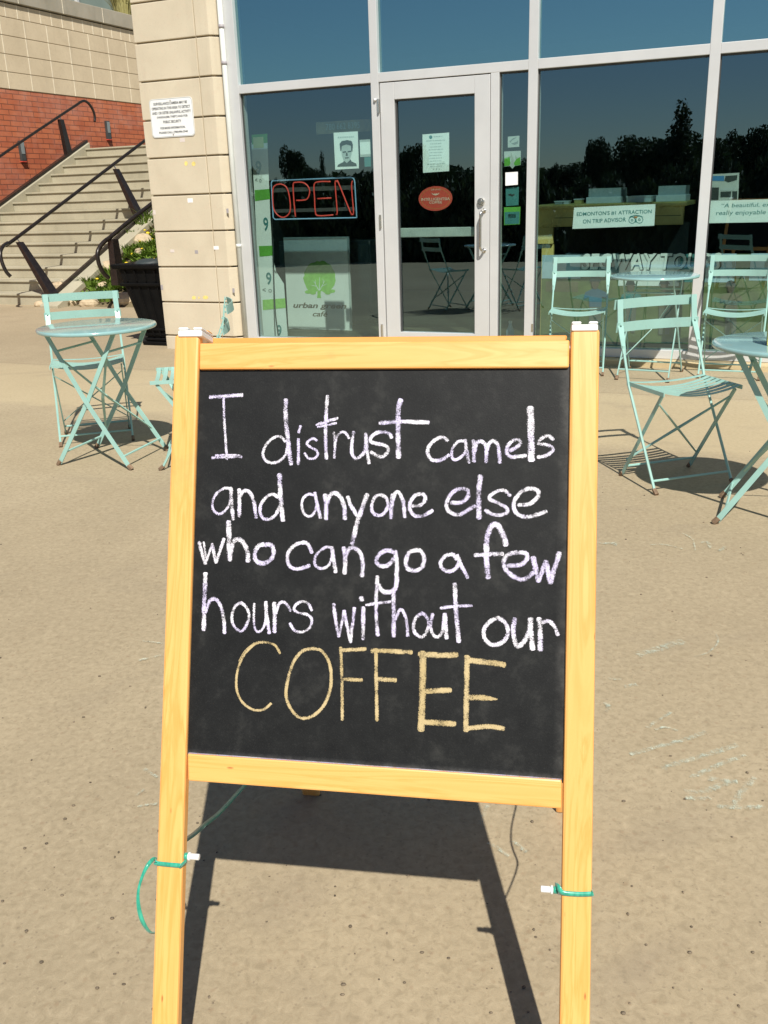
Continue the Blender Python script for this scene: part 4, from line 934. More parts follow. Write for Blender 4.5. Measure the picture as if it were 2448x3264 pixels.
# rail leaning over the stairs from the right kerb
rb = thing('handrail', 'dark steel handrail leaning over the stairs on slanted blade posts', 'handrail', S(SRt + .06, 10.2, 0), 'stair handrails')
sB = SRt + .06
b1_ = pa(*c2(505, 1640), sB); t1n = b1_.dot(N)
t1_ = pn(*c2(190, 1140), t1n); dlt = t1_ - b1_
b2_ = pa(*c2(1395, 955), sB); t2_ = pn(*c2(1135, 425), b2_.dot(N))
blade_post(rb, b1_, t1_, .16, .09); blade_post(rb, b2_, t2_, .16, .09)
r1 = pn(*c2(165, 1098), t1n); r2 = pn(*c2(1110, 382), b2_.dot(N)); dr = (r2 - r1).normalized()
e0 = pn(*c2(28, 1185), t1n - .35)
pts = [pn(*c2(105, 1480), t1n - .42), pn(*c2(60, 1430), t1n - .45), pn(*c2(20, 1340), t1n - .46), pn(*c2(4, 1250), t1n - .44), e0, pn(*c2(75, 1150), t1n - .2), r1, r2, r2 + dr * 2.0, r2 + dr * 3.2]
m = MB(); m.tube(smooth_path(pts, 5), .024, 10); m.build('rail', 'black_steel', rb, smooth=True)
m = MB()
for a_, b_ in ((t1_, r1), (t2_, r2)): m.tube([a_, b_], .009, 6)
each(m, 'rail_bracket', 'steel', rb)
# third rail beside the flower bed
rc = thing('handrail', 'dark steel handrail with a hooked lower end behind the black bin', 'handrail', S(-8.4, 10, 0), 'stair handrails')
bn_ = 9.9; b = pn(*c2(1165, 1560), bn_); t = pn(*c2(1105, 1110), bn_); b = Vector((b.x, b.y, max(b.z, .0)))
blade_post(rc, b, t, .17, .12)
sC = t.dot(A); r1 = pa(*c2(1090, 1085), sC)
pts = [pa(*c2(1062, 1492), sC), pa(*c2(1010, 1440), sC), pa(*c2(968, 1350), sC), pa(*c2(955, 1250), sC), pa(*c2(985, 1180), sC), pa(*c2(1030, 1130), sC), r1, pa(*c2(1280, 925), sC), pa(*c2(1480, 770), sC), pa(*c2(1800, 520), sC)]
m = MB(); m.tube(smooth_path(pts, 5), .027, 10); m.build('rail', 'black_steel', rc, smooth=True)
# flower bed
m = MB(); vs = []; nx, ny = 22, 30
for i in range(nx + 1):
    for j in range(ny + 1):
        s_ = SRt + .31 + (4.1) * i / nx; n_ = 10.05 + 7.2 * j / ny
        z_ = (n_ - 10.05) * .43 * (1 - .25 * i / nx) + .07 * noise.noise(Vector((s_ * 2.1, n_ * 2.1, 0))) - (.03 if j == 0 else 0)
        vs.append(S(s_, n_, max(z_, -.02)))
fs = [(i * (ny + 1) + j, (i + 1) * (ny + 1) + j, (i + 1) * (ny + 1) + j + 1, i * (ny + 1) + j + 1) for i in range(nx) for j in range(ny)]
m.add(vs, fs); tag(m.build('flower_bed_soil', 'soil', smooth=True), kind='structure')
def bedz(s_, n_): return max((n_ - 10.05) * .43 * (1 - .25 * (s_ - SRt - .31) / 4.1), -.02)
def bedpt(x, y):                                      # where a photo point meets the sloping bed
    d = ray(x, y); t = 5.0
    for _ in range(4000):
        P = CAM + d * t
        if P.z <= bedz(P.dot(A), P.dot(N)): return P
        t += .004
    return CAM + d * 12
rock_lbl = [(590, 1590, .14, .9, 'low pale rock beside the stair kerb, leftmost in the flower bed'), (1070, 1420, .20, .7, 'long pale rock under the hooked handrail end'), (1410, 1160, .17, .8, 'cream rock between yellow flowers near the pier'), (1370, 1255, .13, .6, 'flat pale rock just above the bin rim'),
            (1050, 1590, .16, .6, 'warm beige rock above the mint chair back'), (690, 1730, .19, .7, 'pale rock behind the chair back, near the bed edge'), (880, 1750, .15, .7, 'beige rock low beside the yellow dandelion'), (640, 1640, .10, .8, 'small white rock by the foot of the slanted post'),
            (760, 1570, .11, .9, 'small cream rock at the front of the green plants'), (1000, 1480, .09, .5, 'thin pale stone among leaves under the rail'), (1210, 1720, .20, .6, 'broad pale rock beside the base of the black bin'), (440, 1755, .16, .5, 'flat rock at the bottom corner of the stairs'), (1150, 1395, .12, .7, 'small warm rock close to the bin rim corner'), (1215, 1140, .11, .8, 'orange tinted rock beside the thin dark strip drawn as the kerb shadow')]
random.seed(21)
for x, y, r_, sq, lb in rock_lbl:
    P = bedpt(*c2(x, y)); m = MB(); r_ *= .78; m.ball((0, 0, 0), r_, (1.15, .9, sq), 14)
    sd_ = random.uniform(0, 50)
    m.v = [P + v * (1 + .32 * noise.noise(v * (2.6 / r_ * .25) + Vector((sd_, 0, 0))) + .12 * noise.noise(v * (8 / r_ * .25) + Vector((0, sd_, 0)))) + UP * r_ * .25 * sq for v in m.v]
    tag(m.build('garden_rock', 'rock', None, origin=P), lb, 'rock', 'rocks in the flower bed')
m = MB(); fl = MB(); random.seed(31)
for _ in range(6500):
    s_ = SRt + .36 + random.random() * 3.6; n_ = 10.12 + random.random() * 5.4
    if noise.noise(Vector((s_ * 1.7, n_ * 1.7, 5))) < -.28: continue
    P = S(s_, n_, bedz(s_, n_) + .02); P = P + Vector((random.uniform(-.05, .05), random.uniform(-.05, .05), 0))
    for _ in range(7):
        a = random.uniform(0, 6.283); L = random.uniform(.05, .15); d_ = Vector((math.cos(a), math.sin(a), random.uniform(.25, 1.1))).normalized(); sd = Vector((-math.sin(a), math.cos(a), 0)) * random.uniform(.012, .028)
        m.add([P, P + d_ * L * .5 + sd, P + d_ * L, P + d_ * L * .5 - sd], [(0, 1, 2, 3)])
    if random.random() < .035:
        q = P + UP * random.uniform(.08, .16); fl.ball(q, random.uniform(.018, .03), (1, 1, .5), 7)
for (x, y, h_) in ((880, 1580, .16), (1100, 1520, .22), (1130, 1600, .2), (960, 1690, .14), (1060, 1720, .15), (1460, 1000, .3), (1420, 1040, .25), (1480, 1250, .2), (1310, 1120, .18), (1250, 1290, .2)):
    P = bedpt(*c2(x, y)); blades(m, P, 70, h_, .12, .014, .8)
for (x, y) in ((785, 1735), (1450, 1095), (1470, 1112), (1490, 1150), (1440, 1130), (1185, 1230), (1300, 1305), (1380, 1258), (790, 1605), (870, 1605), (1090, 1440)):
    P = bedpt(*c2(x, y)); fl.ball(P + UP * .06, .035, (1, 1, .6), 8)
tag(m.build('bed_greenery', 'leaf'), kind='stuff'); tag(fl.build('yellow_flowers', 'petal', smooth=True), kind='stuff')

# ================================================================== black bin
bin_ = thing('litter_bin', 'tall tapered black plastic bin beside the stone pier', 'bin', S(-5.6, 7.5, 0))
zt_ = pn(364, 842, 7.3).z
def binring(z, ex=0.0):
    f_ = z / zt_; s0 = -5.66 + (-5.87 + 5.66) * f_ - ex; s1 = s_pl - .035 + ex * .2; n0 = 7.36 - .09 * f_ - ex; n1 = 7.76 + .14 * f_ + ex
    return [S(s0, n0, z), S(s1, n0, z), S(s1, n1, z), S(s0, n1, z)]
m = MB(); m.hexa(binring(.07) + binring(zt_ * .99)); m.build('body', 'black_plastic', bin_, bevel=.03)
m = MB()
for k in range(4):
    for za, zb2 in ((.09, zt_ * .72), (zt_ * .80, zt_ * .95)):
        A0 = binring(za, .012); A1 = binring(zb2, .012); fa = .2 + k * .22
        p0 = A0[0].lerp(A0[1], fa); p1 = A1[0].lerp(A1[1], fa); m.bar(p0, p1, .010, .008, A)
each(m, 'rib', 'black_plastic', bin_)
m = MB(); m.hexa(binring(zt_ * .94, .03) + binring(zt_, .035)); m.build('rim', 'black_plastic', bin_, bevel=.012)
m = MB(); m.hexa(binring(zt_ * .735, .022) + binring(zt_ * .775, .025)); m.build('band', 'black_plastic', bin_, bevel=.008)
m = MB(); m.hexa(binring(.0, .03) + binring(.035, .03)); m.hexa(binring(.04, .005) + binring(.07, .005)); m.hexa(binring(.14, .018) + binring(.165, .018)); m.build('base', 'black_plastic', bin_, bevel=.008)
m = MB(); m.lathe([(.0, zt_ - .02), (.17, zt_ - .01), (.12, zt_ + .03), (.0, zt_ + .045)], 14, S(-5.6, 7.45, 0)); m.v = [v + Vector((0, 0, .02 * noise.noise(v * 14))) for v in m.v]; m.build('liner', 'ink', bin_, smooth=True)

# ================================================================== folding chair and table prototypes
WF, YF, WR, YR, YB, HB, WSL, YST, YS0, HS = .2, .165, .185, -.145, -.225, .82, .215, .17, -.11, .455
def make_chair():
    t = thing('folding_chair', '', 'chair', (0, 0, 0), 'mint folding bistro chairs')
    for s_ in (-1, 1):
        m_ = MB(); x = s_ * WF
        m_.tube([(x, YF - .004, .012), (x, YS0 + .01, HS - .01), (x * .99, YS0 - .055, HS + .15)], .0065, 6)
        m_.strip([(x * .99, YS0 - .045, HS + .125), (x * .985, YS0 - .07, HS + .19), (x * .975, YB + .02, HB - .12), (x * .97, YB + .004, HB - .004)], (1, 0, 0), [.014, .026, .028, .028], .006)
        m_.ball((x, YS0 - .056, HS + .155), .010, (1, 1, 1), 6)
        leg = m_.build('front_leg', 'mint', t)
        m_ = MB(); m_.tube([(x, YF + .012, .004), (x, YF - .012, .022)], .0105, 6); m_.build('foot', 'rust', leg)
        m_ = MB(); xr = s_ * WR; m_.strip([(xr, YST - .025, HS - .015), (xr, YR + .006, .014)], (0, 1, 0), .016, .007); leg = m_.build('rear_leg', 'mint', t)
        m_ = MB(); m_.tube([(xr, YR - .008, .003), (xr, YR + .010, .022)], .0105, 6); m_.build('foot', 'rust', leg)
    m_ = MB()
    for z_, y_ in ((HB - .028, YB), (HB - .128, YB + .028)):
        pts_ = [(WSL * (i / 6 - 1), y_ - .006 - .030 * (1 - (i / 6 - 1) ** 2), z_) for i in range(13)]; m_.strip(pts_, (0, .12, 1), .044, .004)
        for s_ in (-1, 1):
            for dz in (-.012, .012): m_.ball((s_ * WSL * .91, y_ + .0, z_ + dz), .006, (1, .8, 1), 6)
    m_.build('backrest', 'mint', t, bevel=.001)
    m_ = MB(); ns = 8
    for k in range(ns):
        y_ = YS0 + .008 + (YST - YS0 - .02) * k / (ns - 1); sag = .030 if k else .012
        pts_ = [(.198 * (i / 6 - 1), y_, HS + .004 - sag * (1 - (i / 6 - 1) ** 2)) for i in range(13)]; m_.strip(pts_, (0, 1, 0), .021, .003)
    for s_ in (-1, 1): m_.strip([(s_ * .196, YS0 - .01, HS - .004), (s_ * .196, YST + .006, HS - .004)], (0, 0, 1), .018, .005)
    m_.build('seat', 'mint', t)
    for s_ in (-1, 1):
        m_ = MB(); a = Vector((s_ * WR, YST - .05, HS - .055)); b = Vector((-s_ * WR, YR + .04, .09)); mid = a.lerp(b, .5)
        m_.strip([a + Vector((0, s_ * .006, 0)), mid + Vector((0, s_ * .006, 0)), b + Vector((0, s_ * .006, 0))], (0, 1, 0), [.009, .018, .009], .005); m_.build('brace', 'mint', t)
    m_ = MB(); m_.tube([(-WF, YF - .03, .055), (WF, YF - .03, .055)], .0055, 6); m_.build('stretcher', 'mint', t)
    m_ = MB(); m_.tube([(-WR, YR + .022, .055), (WR, YR + .022, .055)], .0055, 6); m_.build('stretcher', 'mint', t)
    return t
TFA, TFB = .212, .19
def make_table():
    t = thing('bistro_table', '', 'table', (0, 0, 0), 'round mint bistro tables')
    m_ = MB(); m_.lathe([(.0, .699), (.289, .697), (.297, .692), (.300, .696), (.3005, .703), (.298, .709), (.292, .7105), (.0, .7103)], 72)
    m_.build('tabletop', 'mint_top', t, smooth=True)
    for fr, sg in ((0, 1), (1, -1)):
        for s_ in (-1, 1):
            yb = s_ * (TFB - fr * .012)
            m_ = MB(); m_.strip([(-sg * TFA * .92, yb * .88, .695), (0, yb * .95, .345), (sg * TFA, yb, .014)], (0, 1, 0) if False else (1, 0, 0), .0225, .006); leg = m_.build('leg', 'mint', t)
            m_ = MB(); m_.tube([(sg * (TFA + .012), yb, .004), (sg * (TFA - .006), yb, .026)], .013, 6); m_.build('foot', 'rust', leg)
        w_ = TFB - fr * .012
        m_ = MB(); m_.tube([(sg * (TFA - .03), -w_, .07), (sg * (TFA - .03), w_, .07)], .006, 6); m_.build('stretcher', 'mint', t)
        m_ = MB(); m_.tube([(-sg * TFA * .70, -w_ * .9, .60), (-sg * TFA * .70, w_ * .9, .60)], .006, 6); m_.build('stretcher', 'mint', t)
        m_ = MB(); m_.strip([(-sg * TFA * .66, -w_ * .9, .58), (0 + sg * .02, 0, .33), (sg * TFA * .66, w_ * .97, .13)], (1, 0, 0), [.009, .016, .009], .005); m_.build('brace', 'mint', t)
    return t
chair0 = make_chair(); table0 = make_table()
_used = {}
def place(proto, x, y, deg, label):
    o = proto if not _used.get(proto.name) else copy_tree(proto)
    _used[proto.name] = True; o.location = (x, y, 0); o.rotation_euler = (0, 0, R(deg)); o['label'] = label; return o
place(chair0, -1.673, 5.342, 194.9, 'mint folding chair behind the left round table, facing it')
place(chair0, -.995, 4.80, 98, 'mint folding chair mostly hidden behind the chalkboard, side on')
place(chair0, 1.352, 4.127, 196.6, 'mint folding chair nearest on the right, beside the chalkboard')
place(chair0, 1.474, 6.90, 164.3, 'mint folding chair by the window left of the far round table')
place(chair0, 2.50, 6.56, 156, 'mint folding chair by the window right of the far round table')
place(table0, -1.448, 4.850, -17, 'round mint table on the left in front of its chair')
place(table0, 1.946, 6.645, 62, 'far round mint table close to the window')
place(table0, 1.607, 3.59, -24, 'near round mint table cut by the right edge, holding a yellow card')
# yellow card on the near table
cp = gnd(2444, 1092, .713)
yc = thing('table_card', 'yellow standing card on the near right table', 'card', cp)
cdir = Vector((.35, .94, 0)).normalized(); cn_ = Vector((cdir.y, -cdir.x, 0))
m = MB(); m.poly([cp - cdir * .07 + UP * .0005, cp + cdir * .07 + UP * .0005, cp + cdir * .07 + UP * .11, cp - cdir * .07 + UP * .11], .003, cn_); m.build('panel', 'cardyellow', yc)
m = MB(); m.poly([cp - cdir * .05, cp + cdir * .05, cp + cdir * .05 + cn_ * .07, cp - cdir * .05 + cn_ * .07], .003, UP); m.build('base', 'cardyellow', yc)

# ================================================================== A-frame chalkboard
SYAW, SLEAN = R(-9.366), R(21.198)
SO = Vector((-.380, .999, 0))
sa = Vector((math.cos(SYAW), math.sin(SYAW), 0)); snb = Vector((-math.sin(SYAW), math.cos(SYAW), 0))
sb = math.cos(SLEAN) * UP + math.sin(SLEAN) * snb; sv = -math.cos(SLEAN) * snb + math.sin(SLEAN) * UP   # sv points at the viewer
def sp(x, y, off=0.0):
    d = ray(x, y); t = (SO + sv * off - CAM).dot(sv) / d.dot(sv); return CAM + d * t
def uv_(P): q_ = P - SO; return q_.dot(sa), q_.dot(sb)
def sP(u, v, off=0.0): return SO + sa * u + sb * v + sv * off
sign = thing('chalkboard_sign', 'wooden A-frame chalkboard with a handwritten coffee message standing on the pavement', 'sign', SO + sa * .3 + snb * .3)
rng = random.Random(4)
def wood(name, F4, back, along, par=sign, bev=.0025):  # F4 front corners, back = extrusion vector
    F4 = [Vector(p) for p in F4]; P = F4 + [p + back for p in F4]; al = along.normalized(); bk = back.normalized(); ac = al.cross(bk).normalized()
    o = (rng.uniform(0, 9), rng.uniform(0, 9)); fs = [(0, 1, 2, 3), (7, 6, 5, 4), (0, 4, 5, 1), (1, 5, 6, 2), (2, 6, 7, 3), (3, 7, 4, 0)]
    uvs = [[(P[i].dot(al) + o[0], P[i].dot(ac) + P[i].dot(bk) + o[1]) for i in f_] for f_ in fs]
    m_ = MB(); m_.add(P, fs, uvs); return m_.build(name, 'wood', par, bevel=bev)
TK = -sv * .021
def line_to_ground(xa, ya, xb, yb, off=0.0):
    ua, va = uv_(sp(xa, ya)); ub, vb = uv_(sp(xb, yb)); u0 = ua + (ub - ua) * (0 - va) / (vb - va); return sP(u0, 0.0)
LT, LR = sp(556, 1067), sp(634, 1067); RT_, RR = sp(1820, 1048), sp(1912, 1048)
L0, L1 = line_to_ground(556, 1067, 481, 3264), line_to_ground(634, 1067, 565, 3264)
R0, R1 = line_to_ground(1820, 1048, 1783, 3264), line_to_ground(1912, 1048, 1881, 3264)
wood('stile', [L0, L1, LR, LT], TK, sb, bev=.004); wood('stile', [R0, R1, RR, RT_], TK, sb, bev=.004)
BK = -sv * .018; e_ = -sv * .0015
wood('top_rail', [sp(633, 1177) + e_, sp(1814, 1171) + e_, sp(1816, 1082) + e_, sp(634.5, 1093) + e_], BK, sa)
wood('bottom_rail', [sp(598, 2490) + e_, sp(1790, 2580) + e_, sp(1791, 2487) + e_, sp(595.5, 2402.5) + e_], BK, sa)
BO = -.008
bq4 = [sp(590, 2412, BO), sp(1796, 2496, BO), sp(1818, 1160, BO), sp(628, 1166, BO)]
m = MB(); bkv = -sv * .004; m.add(bq4 + [p + bkv for p in bq4], [(0, 1, 2, 3), (7, 6, 5, 4)], [[(0, 0), (1, 0), (1, 1), (0, 1)]] * 2); board = m.build('chalkboard', 'board', sign)
m = MB(); da, db = sp(597, 2403.5), sp(1790, 2488); m.add([da - sv * .0015 + sb * .0006, db - sv * .0015 + sb * .0006, db + sv * BO + sb * .0006, da + sv * BO + sb * .0006], [(0, 1, 2, 3)], [[(-.3, 0), (-.3, 1), (.3, 1), (.3, 0)]]); m.build('chalk_dust', 'chalk', sign)
# handwriting, traced as chalk strokes on the board plane
CH = []
def T(ox, oy, sc): return lambda st: CH.append(([(ox + x * sc, oy + y * sc) for x, y in st[0]], st[1] * sc, st[2] if len(st) > 2 else None))
t = T(620, 1230, .3617)
for s_ in [([(135, 98), (280, 90), (422, 80)], 36), ([(257, 110), (262, 300), (275, 480), (285, 648)], 27), ([(185, 612), (300, 608), (400, 612)], 20), ([(155, 634), (300, 626), (415, 626)], 28),
    ([(800, 490), (770, 455), (720, 447), (660, 485), (615, 550), (605, 610), (630, 660), (690, 678), (750, 660), (800, 610), (815, 550)], 29), ([(805, 120), (803, 250), (820, 450), (835, 580), (850, 690)], 44),
    ([(935, 352), (918, 412)], 27), ([(915, 468), (915, 690)], 31), ([(1078, 482), (1045, 463), (1005, 485), (990, 515), (1030, 545), (1075, 570), (1085, 610), (1050, 640), (1000, 635), (972, 592)], 25),
    ([(1172, 88), (1160, 250), (1155, 450), (1162, 642)], 36), ([(1075, 345), (1160, 315), (1262, 285)], 30), ([(1085, 362), (1250, 328)], 22), ([(1228, 410), (1237, 520), (1232, 635)], 28), ([(1240, 500), (1260, 440), (1300, 405), (1335, 418), (1362, 462)], 26),
    ([(1402, 405), (1387, 500), (1387, 590), (1420, 640), (1470, 615), (1505, 560), (1510, 430)], 33), ([(1510, 420), (1520, 560), (1538, 682)], 33)]: t(s_)
t = T(1180, 1230, .3737)
for s_ in [([(183, 442), (160, 405), (90, 392), (30, 415), (0, 455), (20, 485), (100, 500), (148, 525), (145, 570), (100, 605), (50, 590), (5, 565)], 34), ([(262, 118), (240, 200), (238, 400), (242, 612)], 46), ([(80, 318), (250, 305), (500, 312)], 37),
    ([(662, 467), (620, 440), (560, 455), (505, 510), (490, 570), (520, 625), (580, 637), (640, 612), (672, 590)], 33), ([(800, 470), (750, 475), (705, 530), (695, 595), (720, 630), (770, 610), (810, 560), (815, 480)], 27), ([(812, 460), (825, 560), (842, 655)], 32),
    ([(880, 465), (885, 560), (885, 645)], 38), ([(890, 560), (910, 485), (955, 475), (990, 525), (990, 650)], 35), ([(995, 545), (1022, 482), (1065, 475), (1095, 530), (1105, 655)], 36), ([(1190, 552), (1240, 530), (1280, 490), (1265, 460), (1220, 465), (1175, 510), (1165, 570), (1200, 605), (1260, 602), (1328, 594)], 34),
    ([(1365, 185), (1372, 400), (1374, 634)], 62), ([(1562, 458), (1515, 425), (1460, 450), (1435, 490), (1490, 500), (1550, 520), (1555, 555), (1500, 595), (1428, 607)], 32)]: t(s_)
t = T(620, 1490, .3617)
for s_ in [([(320, 187), (260, 185), (190, 235), (160, 300), (165, 370), (210, 410), (260, 390), (305, 330), (320, 260)], 27), ([(320, 180), (325, 300), (340, 458)], 40), ([(393, 192), (395, 300), (395, 432)], 38), ([(395, 260), (430, 210), (480, 215), (520, 290), (542, 442)], 36),
    ([(735, 262), (690, 235), (630, 265), (585, 330), (580, 400), (610, 450), (670, 450), (720, 410), (745, 340)], 32), ([(750, 60), (755, 200), (765, 330), (780, 468)], 48), ([(1070, 252), (1010, 235), (960, 270), (945, 340), (970, 410), (1020, 430), (1060, 390), (1075, 320)], 27), ([(1060, 222), (1080, 320), (1110, 445)], 33),
    ([(1150, 240), (1160, 350), (1160, 455)], 42), ([(1160, 330), (1190, 250), (1235, 225), (1290, 265), (1320, 350), (1325, 455)], 42), ([(1350, 258), (1380, 340), (1432, 422)], 38), ([(1522, 238), (1470, 380), (1430, 500), (1390, 678)], 46)]: t(s_)
t = T(1180, 1490, .3737)
for s_ in [([(100, 235), (50, 245), (15, 310), (20, 380), (70, 410), (120, 390), (150, 330), (140, 265), (100, 235)], 33), ([(190, 232), (180, 330), (178, 432)], 37), ([(185, 320), (210, 228), (245, 215), (280, 290), (295, 424)], 36), ([(360, 330), (430, 320), (470, 270), (450, 228), (390, 235), (345, 290), (340, 360), (380, 410), (450, 412), (532, 366)], 35),
    ([(690, 302), (770, 300), (830, 255), (830, 195), (770, 180), (700, 215), (655, 290), (660, 360), (720, 397), (780, 395), (892, 328)], 38), ([(942, 72), (925, 200), (925, 330), (930, 434)], 48), ([(1192, 242), (1150, 200), (1090, 200), (1030, 235), (1020, 270), (1080, 300), (1160, 340), (1165, 385), (1100, 407), (1030, 395), (983, 363)], 34),
    ([(1265, 319), (1360, 310), (1430, 250), (1430, 200), (1370, 180), (1300, 200), (1240, 270), (1225, 340), (1260, 400), (1330, 422), (1420, 402), (1502, 375)], 38)]: t(s_)
t = T(610, 1660, .3617)
for s_ in [([(68, 188), (90, 270), (125, 378)], 36), ([(108, 188), (128, 320)], 22), ([(125, 375), (185, 203)], 27), ([(185, 203), (200, 290), (218, 368)], 36), ([(218, 365), (287, 158)], 34), ([(330, 6), (332, 150), (340, 348)], 50), ([(350, 270), (372, 182), (420, 165), (470, 210), (495, 290), (500, 358)], 46),
    ([(660, 212), (600, 215), (560, 275), (565, 345), (620, 375), (690, 350), (725, 290), (712, 222), (655, 206)], 42), ([(1062, 282), (1030, 210), (985, 190), (910, 215), (855, 280), (848, 350), (880, 410), (950, 422), (1042, 394)], 36), ([(1240, 237), (1180, 235), (1110, 290), (1085, 355), (1105, 405), (1160, 420), (1215, 385), (1240, 310)], 29), ([(1240, 232), (1250, 330), (1272, 452)], 42),
    ([(1345, 236), (1355, 350), (1350, 465)], 44), ([(1350, 330), (1390, 252), (1440, 240), (1490, 290), (1510, 380), (1505, 488)], 41)]: t(s_)
t = T(1180, 1640, .3737)
for s_ in [([(210, 322), (140, 305), (80, 340), (50, 400), (90, 437), (150, 432), (200, 380)], 40), ([(215, 312), (225, 450), (220, 600), (190, 655), (130, 662), (85, 632), (72, 600)], 44), ([(390, 305), (330, 325), (305, 400), (320, 460), (380, 477), (440, 450), (460, 370), (430, 312), (385, 303)], 40), ([(740, 382), (700, 340), (640, 355), (600, 410), (620, 465), (680, 485), (740, 450), (760, 390)], 35), ([(745, 345), (775, 430), (832, 540)], 34),
    ([(1158, 262), (1130, 170), (1085, 90), (1040, 95), (1000, 180), (990, 330), (1006, 540)], 50), ([(892, 346), (1000, 340), (1132, 335)], 38), ([(1178, 436), (1270, 430), (1330, 390), (1330, 335), (1260, 325), (1180, 340), (1140, 400), (1160, 470), (1230, 535), (1310, 552), (1392, 498)], 42), ([(1390, 365), (1410, 460), (1435, 570)], 48), ([(1437, 565), (1495, 398)], 40), ([(1497, 398), (1540, 585)], 45), ([(1540, 580), (1612, 325)], 46)]: t(s_)
t = T(610, 1800, .3617)
for s_ in [([(125, 76), (115, 300), (107, 574)], 46), ([(125, 420), (160, 320), (215, 305), (260, 370), (285, 480), (292, 603)], 36), ([(440, 335), (390, 360), (360, 430), (365, 520), (410, 575), (450, 580), (490, 520), (510, 440), (480, 370), (435, 332)], 30), ([(555, 342), (550, 470), (560, 560), (590, 592), (630, 560), (655, 480), (650, 330)], 25), ([(655, 328), (665, 460), (687, 604)], 36), ([(730, 336), (735, 470), (732, 594)], 40), ([(745, 430), (770, 350), (810, 330), (850, 360), (872, 408)], 30),
    ([(1062, 403), (1030, 345), (980, 325), (925, 350), (905, 395), (950, 425), (1020, 440), (1060, 480), (1045, 550), (980, 592), (910, 580), (868, 516)], 28), ([(1255, 346), (1270, 470), (1300, 634)], 35), ([(1302, 630), (1345, 405)], 28), ([(1345, 405), (1370, 530), (1402, 684)], 33), ([(1402, 675), (1437, 380)], 33), ([(1497, 288), (1506, 312)], 48), ([(1515, 376), (1513, 655)], 42), ([(1538, 356), (1600, 347), (1659, 332)], 24)]: t(s_)
t = T(1180, 1820, .3737)
for s_ in [([(62, 46), (52, 200), (52, 400), (65, 550)], 36), ([(0, 282), (80, 272), (172, 262)], 30), ([(200, 165), (200, 350), (202, 556)], 42), ([(210, 430), (245, 340), (280, 345), (310, 430), (320, 555)], 31), ([(440, 362), (390, 400), (370, 470), (385, 530), (440, 562), (480, 520), (500, 440), (470, 380), (436, 358)], 32), ([(535, 366), (515, 450), (530, 530), (575, 562), (615, 510), (635, 376)], 33), ([(635, 366), (642, 470), (652, 574)], 40),
    ([(722, 110), (730, 300), (755, 605)], 42), ([(600, 316), (730, 300), (868, 297)], 28), ([(1090, 400), (1010, 440), (970, 510), (985, 590), (1050, 632), (1130, 605), (1175, 530), (1150, 440), (1085, 398)], 38), ([(1235, 406), (1220, 500), (1240, 620), (1265, 642), (1320, 590), (1360, 500), (1365, 405)], 42), ([(1370, 405), (1370, 520), (1386, 668)], 46), ([(1440, 404), (1450, 530), (1452, 674)], 46), ([(1470, 440), (1520, 428), (1570, 470), (1602, 545)], 36)]: t(s_)
NW = len(CH)
t = T(720, 2020, .3014)
for s_ in [([(572, 208), (530, 135), (470, 100), (390, 90), (310, 108), (210, 200), (140, 330), (110, 480), (122, 620), (180, 730), (270, 795), (340, 810), (410, 795), (478, 738)], 29), ([(300, 95), (200, 180), (135, 290)], 9), ([(890, 160), (800, 190), (720, 290), (670, 430), (640, 570), (640, 680), (690, 800), (770, 880), (860, 890), (960, 840), (1040, 750), (1100, 600), (1115, 450), (1090, 300), (1020, 190), (950, 160), (885, 160)], 36), ([(1215, 145), (1225, 400), (1228, 600), (1232, 912)], 36), ([(1212, 175), (1478, 163)], 42), ([(1240, 480), (1340, 485), (1440, 490)], 40)]: t(s_)
t = T(1160, 2040, .3014)
for s_ in [([(128, 95), (130, 400), (138, 852)], 40), ([(82, 118), (150, 112), (505, 130)], 50), ([(140, 412), (338, 425)], 46), ([(622, 130), (622, 500), (602, 955)], 72), ([(585, 148), (780, 160), (985, 158)], 60), ([(640, 540), (918, 530)], 56), ([(640, 868), (962, 888)], 60), ([(1090, 172), (1085, 550), (1078, 960)], 58), ([(1085, 212), (1300, 235), (1490, 262)], 60), ([(1100, 605), (1230, 610), (1300, 615), (1400, 626)], 60, .25), ([(1070, 938), (1300, 915), (1480, 936)], 50)]: t(s_)
def stroke(m_, pts, wpx, off, taper=None):
    P = smooth_path([sp(x, y, off) for x, y in pts], 7); w_ = wpx * 1.32 / FPX; n_ = len(P); L = 0; vs = []
    ph_ = rng.uniform(0, 50)
    d0 = (P[1] - P[0]).normalized(); d1 = (P[-1] - P[-2]).normalized()
    P = [P[0] - d0 * w_ * .22] + P + [P[-1] + d1 * w_ * .22]; n_ = len(P)
    for i in range(n_):
        d = (P[min(i + 1, n_ - 1)] - P[max(i - 1, 0)]).normalized(); sd = d.cross(sv).normalized()
        k = 1 + .16 * noise.noise(Vector((i * .35 + ph_, 0, 0)))
        if i in (0, n_ - 1): k *= .62
        if taper is not None and i > n_ * .5: k *= 1 - (1 - taper) * (i - n_ * .5) / (n_ * .5)
        vs += [P[i] - sd * w_ * .54 * k, P[i] + sd * w_ * .54 * k]
    fs = [(2 * i, 2 * i + 1, 2 * i + 3, 2 * i + 2) for i in range(n_ - 1)]
    m_.add(vs, fs, [[(-1, i), (1, i), (1, i + 1), (-1, i + 1)] for i in range(n_ - 1)])
m = MB()
for i, (pts, w_, tp_) in enumerate(CH[:NW]): stroke(m, pts, w_, BO + .0004 + i * .000008, tp_)
m.build('handwriting', 'chalk', board)
m = MB()
for i, (pts, w_, tp_) in enumerate(CH[NW:]): stroke(m, pts, w_, BO + .0004 + i * .00001, tp_)
tag(m.build('handwriting', 'chalk_y', board), 'large yellow chalk word COFFEE')
